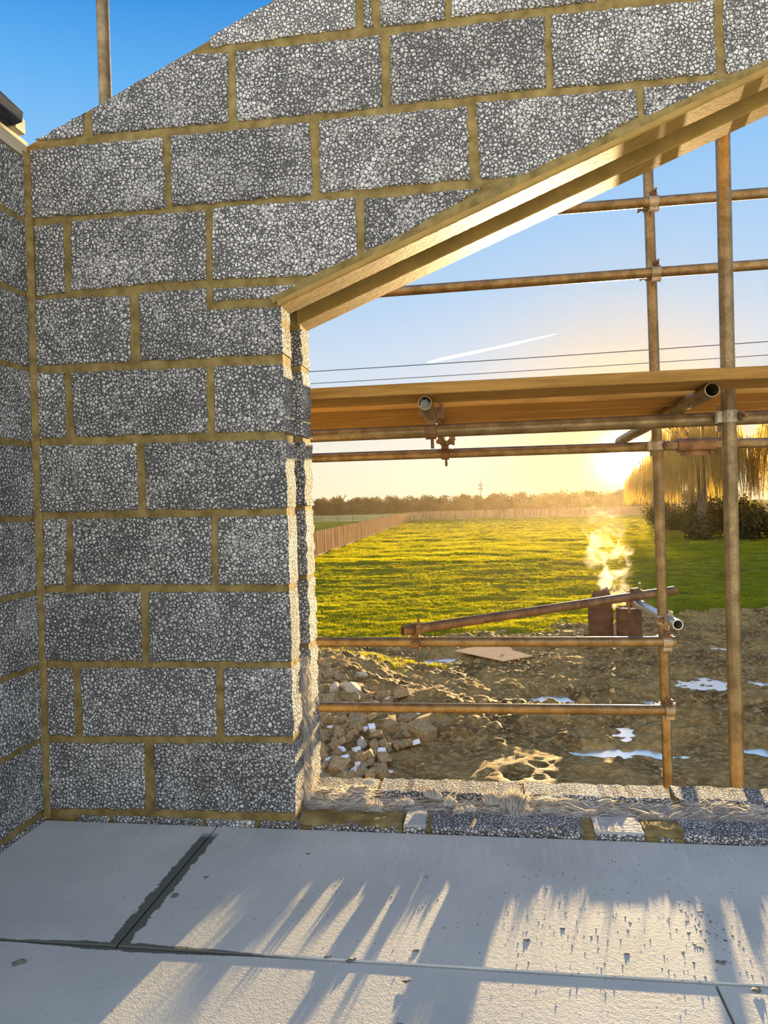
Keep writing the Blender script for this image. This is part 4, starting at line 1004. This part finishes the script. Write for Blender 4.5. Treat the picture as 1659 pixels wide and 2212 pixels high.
for k, (x, y, s, lab) in enumerate(((18.6, 62, 1.02, 'tall drooping willow behind the two uprights, beside the sun'), (26.5, 60, 1.1, 'tall drooping willow at the right edge of the view, behind the thickest upright'), (22.2, 78, .95, 'willow standing farther back between the two taller willows'), (25.2, 112, .9, 'small distant willow beside the sun, farthest of the willows'), (31.5, 54, 1.12, 'willow beyond the right edge of the opening'))):
    if wp is None: wp = proto_tree('willow', willow(4, 11.2, 4.3), 'tree', ('bark', 'willow'), (x, y, G0-.1), .3, s, lab, None, ('trunk', 'strands'))
    else: place_copy(wp, (x, y, G0-.1), k*1.7, s, lab, None)
# undergrowth below the willows
hp = protos[0]
for k, (x, y, s) in enumerate(((17.2, 58, .42), (21.2, 57, .5), (24.6, 55.5, .46), (20.0, 66, .62), (24.6, 70, .66), (27.5, 52, .5), (18.9, 74, .5), (22.5, 92, .55), (24.4, 104, .5))):
    c = place_copy(hp, (x, y, G0-.1), k*2.1, s, 'low dark bush at the willows, ' + ('left of the upright beside the sun', 'between the two uprights, nearest row', 'right of the thickest upright, nearest row', 'behind the nearest row between the uprights', 'behind the nearest row at the right', 'at the right edge of the opening', 'second row, leftmost', 'far row, under the back willow', 'farthest of the row, under the small willow')[k], 'bushes under the willows'); c.name = 'bush'; c['category'] = 'bush'

# ------------------------------------------------------------------ cables, mast, contrail
for k, (za, zb, r, lab) in enumerate(((6.905, 7.14, .017, 'upper of the two overhead cables crossing the sky'), (6.372, 6.595, .014, 'lower of the two overhead cables crossing the sky'))):
    b = MB(); n = 40; pts = []
    for i in range(n+1):
        u = -1.2+3.4*i/n; x = -6.46+19.2*u; pts.append(Vector((x, 30, za+(zb-za)*u+.10*(u-.5)**2-.025)))
    for i in range(n): b.cyl(pts[i], pts[i+1], r, r, 6, caps=False)
    tag(b.build('power_cable', M['wire'], smooth=True), lab, 'cable')
t = thing('radio_mast', 'thin radio mast rising above the far trees left of the sun', 'mast', (-2.85, 380, G0+2))
b = MB()
for a in range(3):
    c, s = math.cos(a*2.09), math.sin(a*2.09); b.cyl((-2.85+.7*c, 380+.7*s, G0+1), (-2.85+.2*c, 380+.2*s, 11), .12, .09, 5)
for i in range(10):
    z = G0+1+i*1.25; r = .7-.5*i/11; b.cyl((-2.85-r, 380, z), (-2.85+r*.7, 380, z+1.25), .07, n=4); b.cyl((-2.85+r*.7, 380+r*.6, z), (-2.85-r, 380, z+1.2), .07, n=4)
b.build('lattice', M['mast'], t, origin=(-2.85, 380, G0+1))
b = MB(); b.cyl((-2.85, 380, 10.8), (-2.85, 380, 12.4), .12, n=6); b.build('aerial', M['mast'], t)
for z in (7.2, 9.0):
    b = MB(); b.cyl((-2.85-.75, 379.6, z), (-2.85-.75, 379.6, z+1), .22, n=8); b.cyl((-2.85+.75, 379.6, z), (-2.85+.75, 379.6, z+1), .22, n=8); b.obox((-2.85, 379.8, z+.5), ex, ey, ez, .75, .06, .06); b.build('antenna', M['mast'], t)
c0 = [(-.078, .190, .5), (-.06, .1935, 1.2), (-.02, .1995, 1.25), (.03, .2075, 1.05), (.07, .2145, .75), (.092, .2185, .4), (.094, .2188, .1)]
b = MB(); D = 2600; n = 9; vs = []; rr = random.Random(2); m_ = 60; us = np.linspace(0, 1, m_); idx = np.linspace(0, 1, len(c0))
cx = np.interp(us, idx, [c[0] for c in c0]); cz = np.interp(us, idx, [c[1] for c in c0]); cr = np.interp(us, idx, [c[2] for c in c0])
for i in range(m_):
    r = 4.4*cr[i]*(.6+.8*float(fbm(np.array(i*.9), np.array(2.)))); P0 = Vector((1.37+D*cx[i], -2.085+D, .93+D*cz[i]))
    vs += [P0+Vector((0, r*math.cos(2*math.pi*k/n), r*math.sin(2*math.pi*k/n))) for k in range(n)]
b.add(vs, [(i*n+k, i*n+(k+1) % n, (i+1)*n+(k+1) % n, (i+1)*n+k) for i in range(m_-1) for k in range(n)])
tag(b.build('contrail', M['cloud'], smooth=True), 'short white vapour trail slanting across the sky above the cables', 'contrail')

# ------------------------------------------------------------------ smoke and haze
def volume(name, mb, dens, aniso, col, label, shape=None, loc=None):
    m = Mat(name); v = m.n('ShaderNodeVolumeScatter'); v.inputs['Color'].default_value = col; v.inputs['Anisotropy'].default_value = aniso
    if shape: m.put(v.inputs['Density'], shape(m, dens))
    else: v.inputs['Density'].default_value = dens
    m.nt.links.new(v.outputs[0], m.out.inputs['Volume'])
    o = mb.build(name, m.m, origin=loc); return tag(o, label, 'smoke' if shape else 'haze', kind='stuff')
def smoke_shape(m, dens):
    c = m.coords('Object'); sp = m.n('ShaderNodeSeparateXYZ'); m.put(sp.inputs[0], c)
    z = sp.outputs[2]
    w = m.n('ShaderNodeTexNoise'); m.put(w.inputs['Vector'], c); w.inputs['Scale'].default_value = 1.1; w.inputs['Detail'].default_value = 2
    ax = m.math('ADD', sp.outputs[0], m.math('MULTIPLY', m.math('SUBTRACT', w.outputs['Fac'], .5), 1.3))
    ax = m.math('ADD', ax, m.math('MULTIPLY', z, .16))
    rad = m.math('ADD', .40, m.math('MULTIPLY', z, .08))
    d = m.math('DIVIDE', m.math('SQRT', m.math('ADD', m.math('MULTIPLY', ax, ax), m.math('MULTIPLY', sp.outputs[1], sp.outputs[1]))), rad)
    body = m.rng(d, 1.05, .45)
    n1 = m.noise(c, 2.6, 5, .6, .6); puff = m.rng(m.math('SUBTRACT', n1, m.math('MULTIPLY', z, .035)),   .50, .57)
    fade = m.math('MULTIPLY', m.rng(z, 2.7, .6), m.rng(z, 0, .15))
    return m.math('MULTIPLY', m.math('MULTIPLY', body, puff), m.math('MULTIPLY', fade, dens))
b = MB(); b.box(3.2, 5.5, 15.0, 16.6, G0+.85, G0+3.7)
volume('smoke', b, 7.0, .25, (.55, .50, .40, 1), 'pale smoke curling up from the two rusty drums', smoke_shape, (4.32, 15.8, G0+.85))
b = MB(); b.box(-120, 140, 3.2, 155, -9, 8)
volume('haze', b, HAZE, .78, (1, .82, .55, 1), 'thin golden evening haze over the fields')
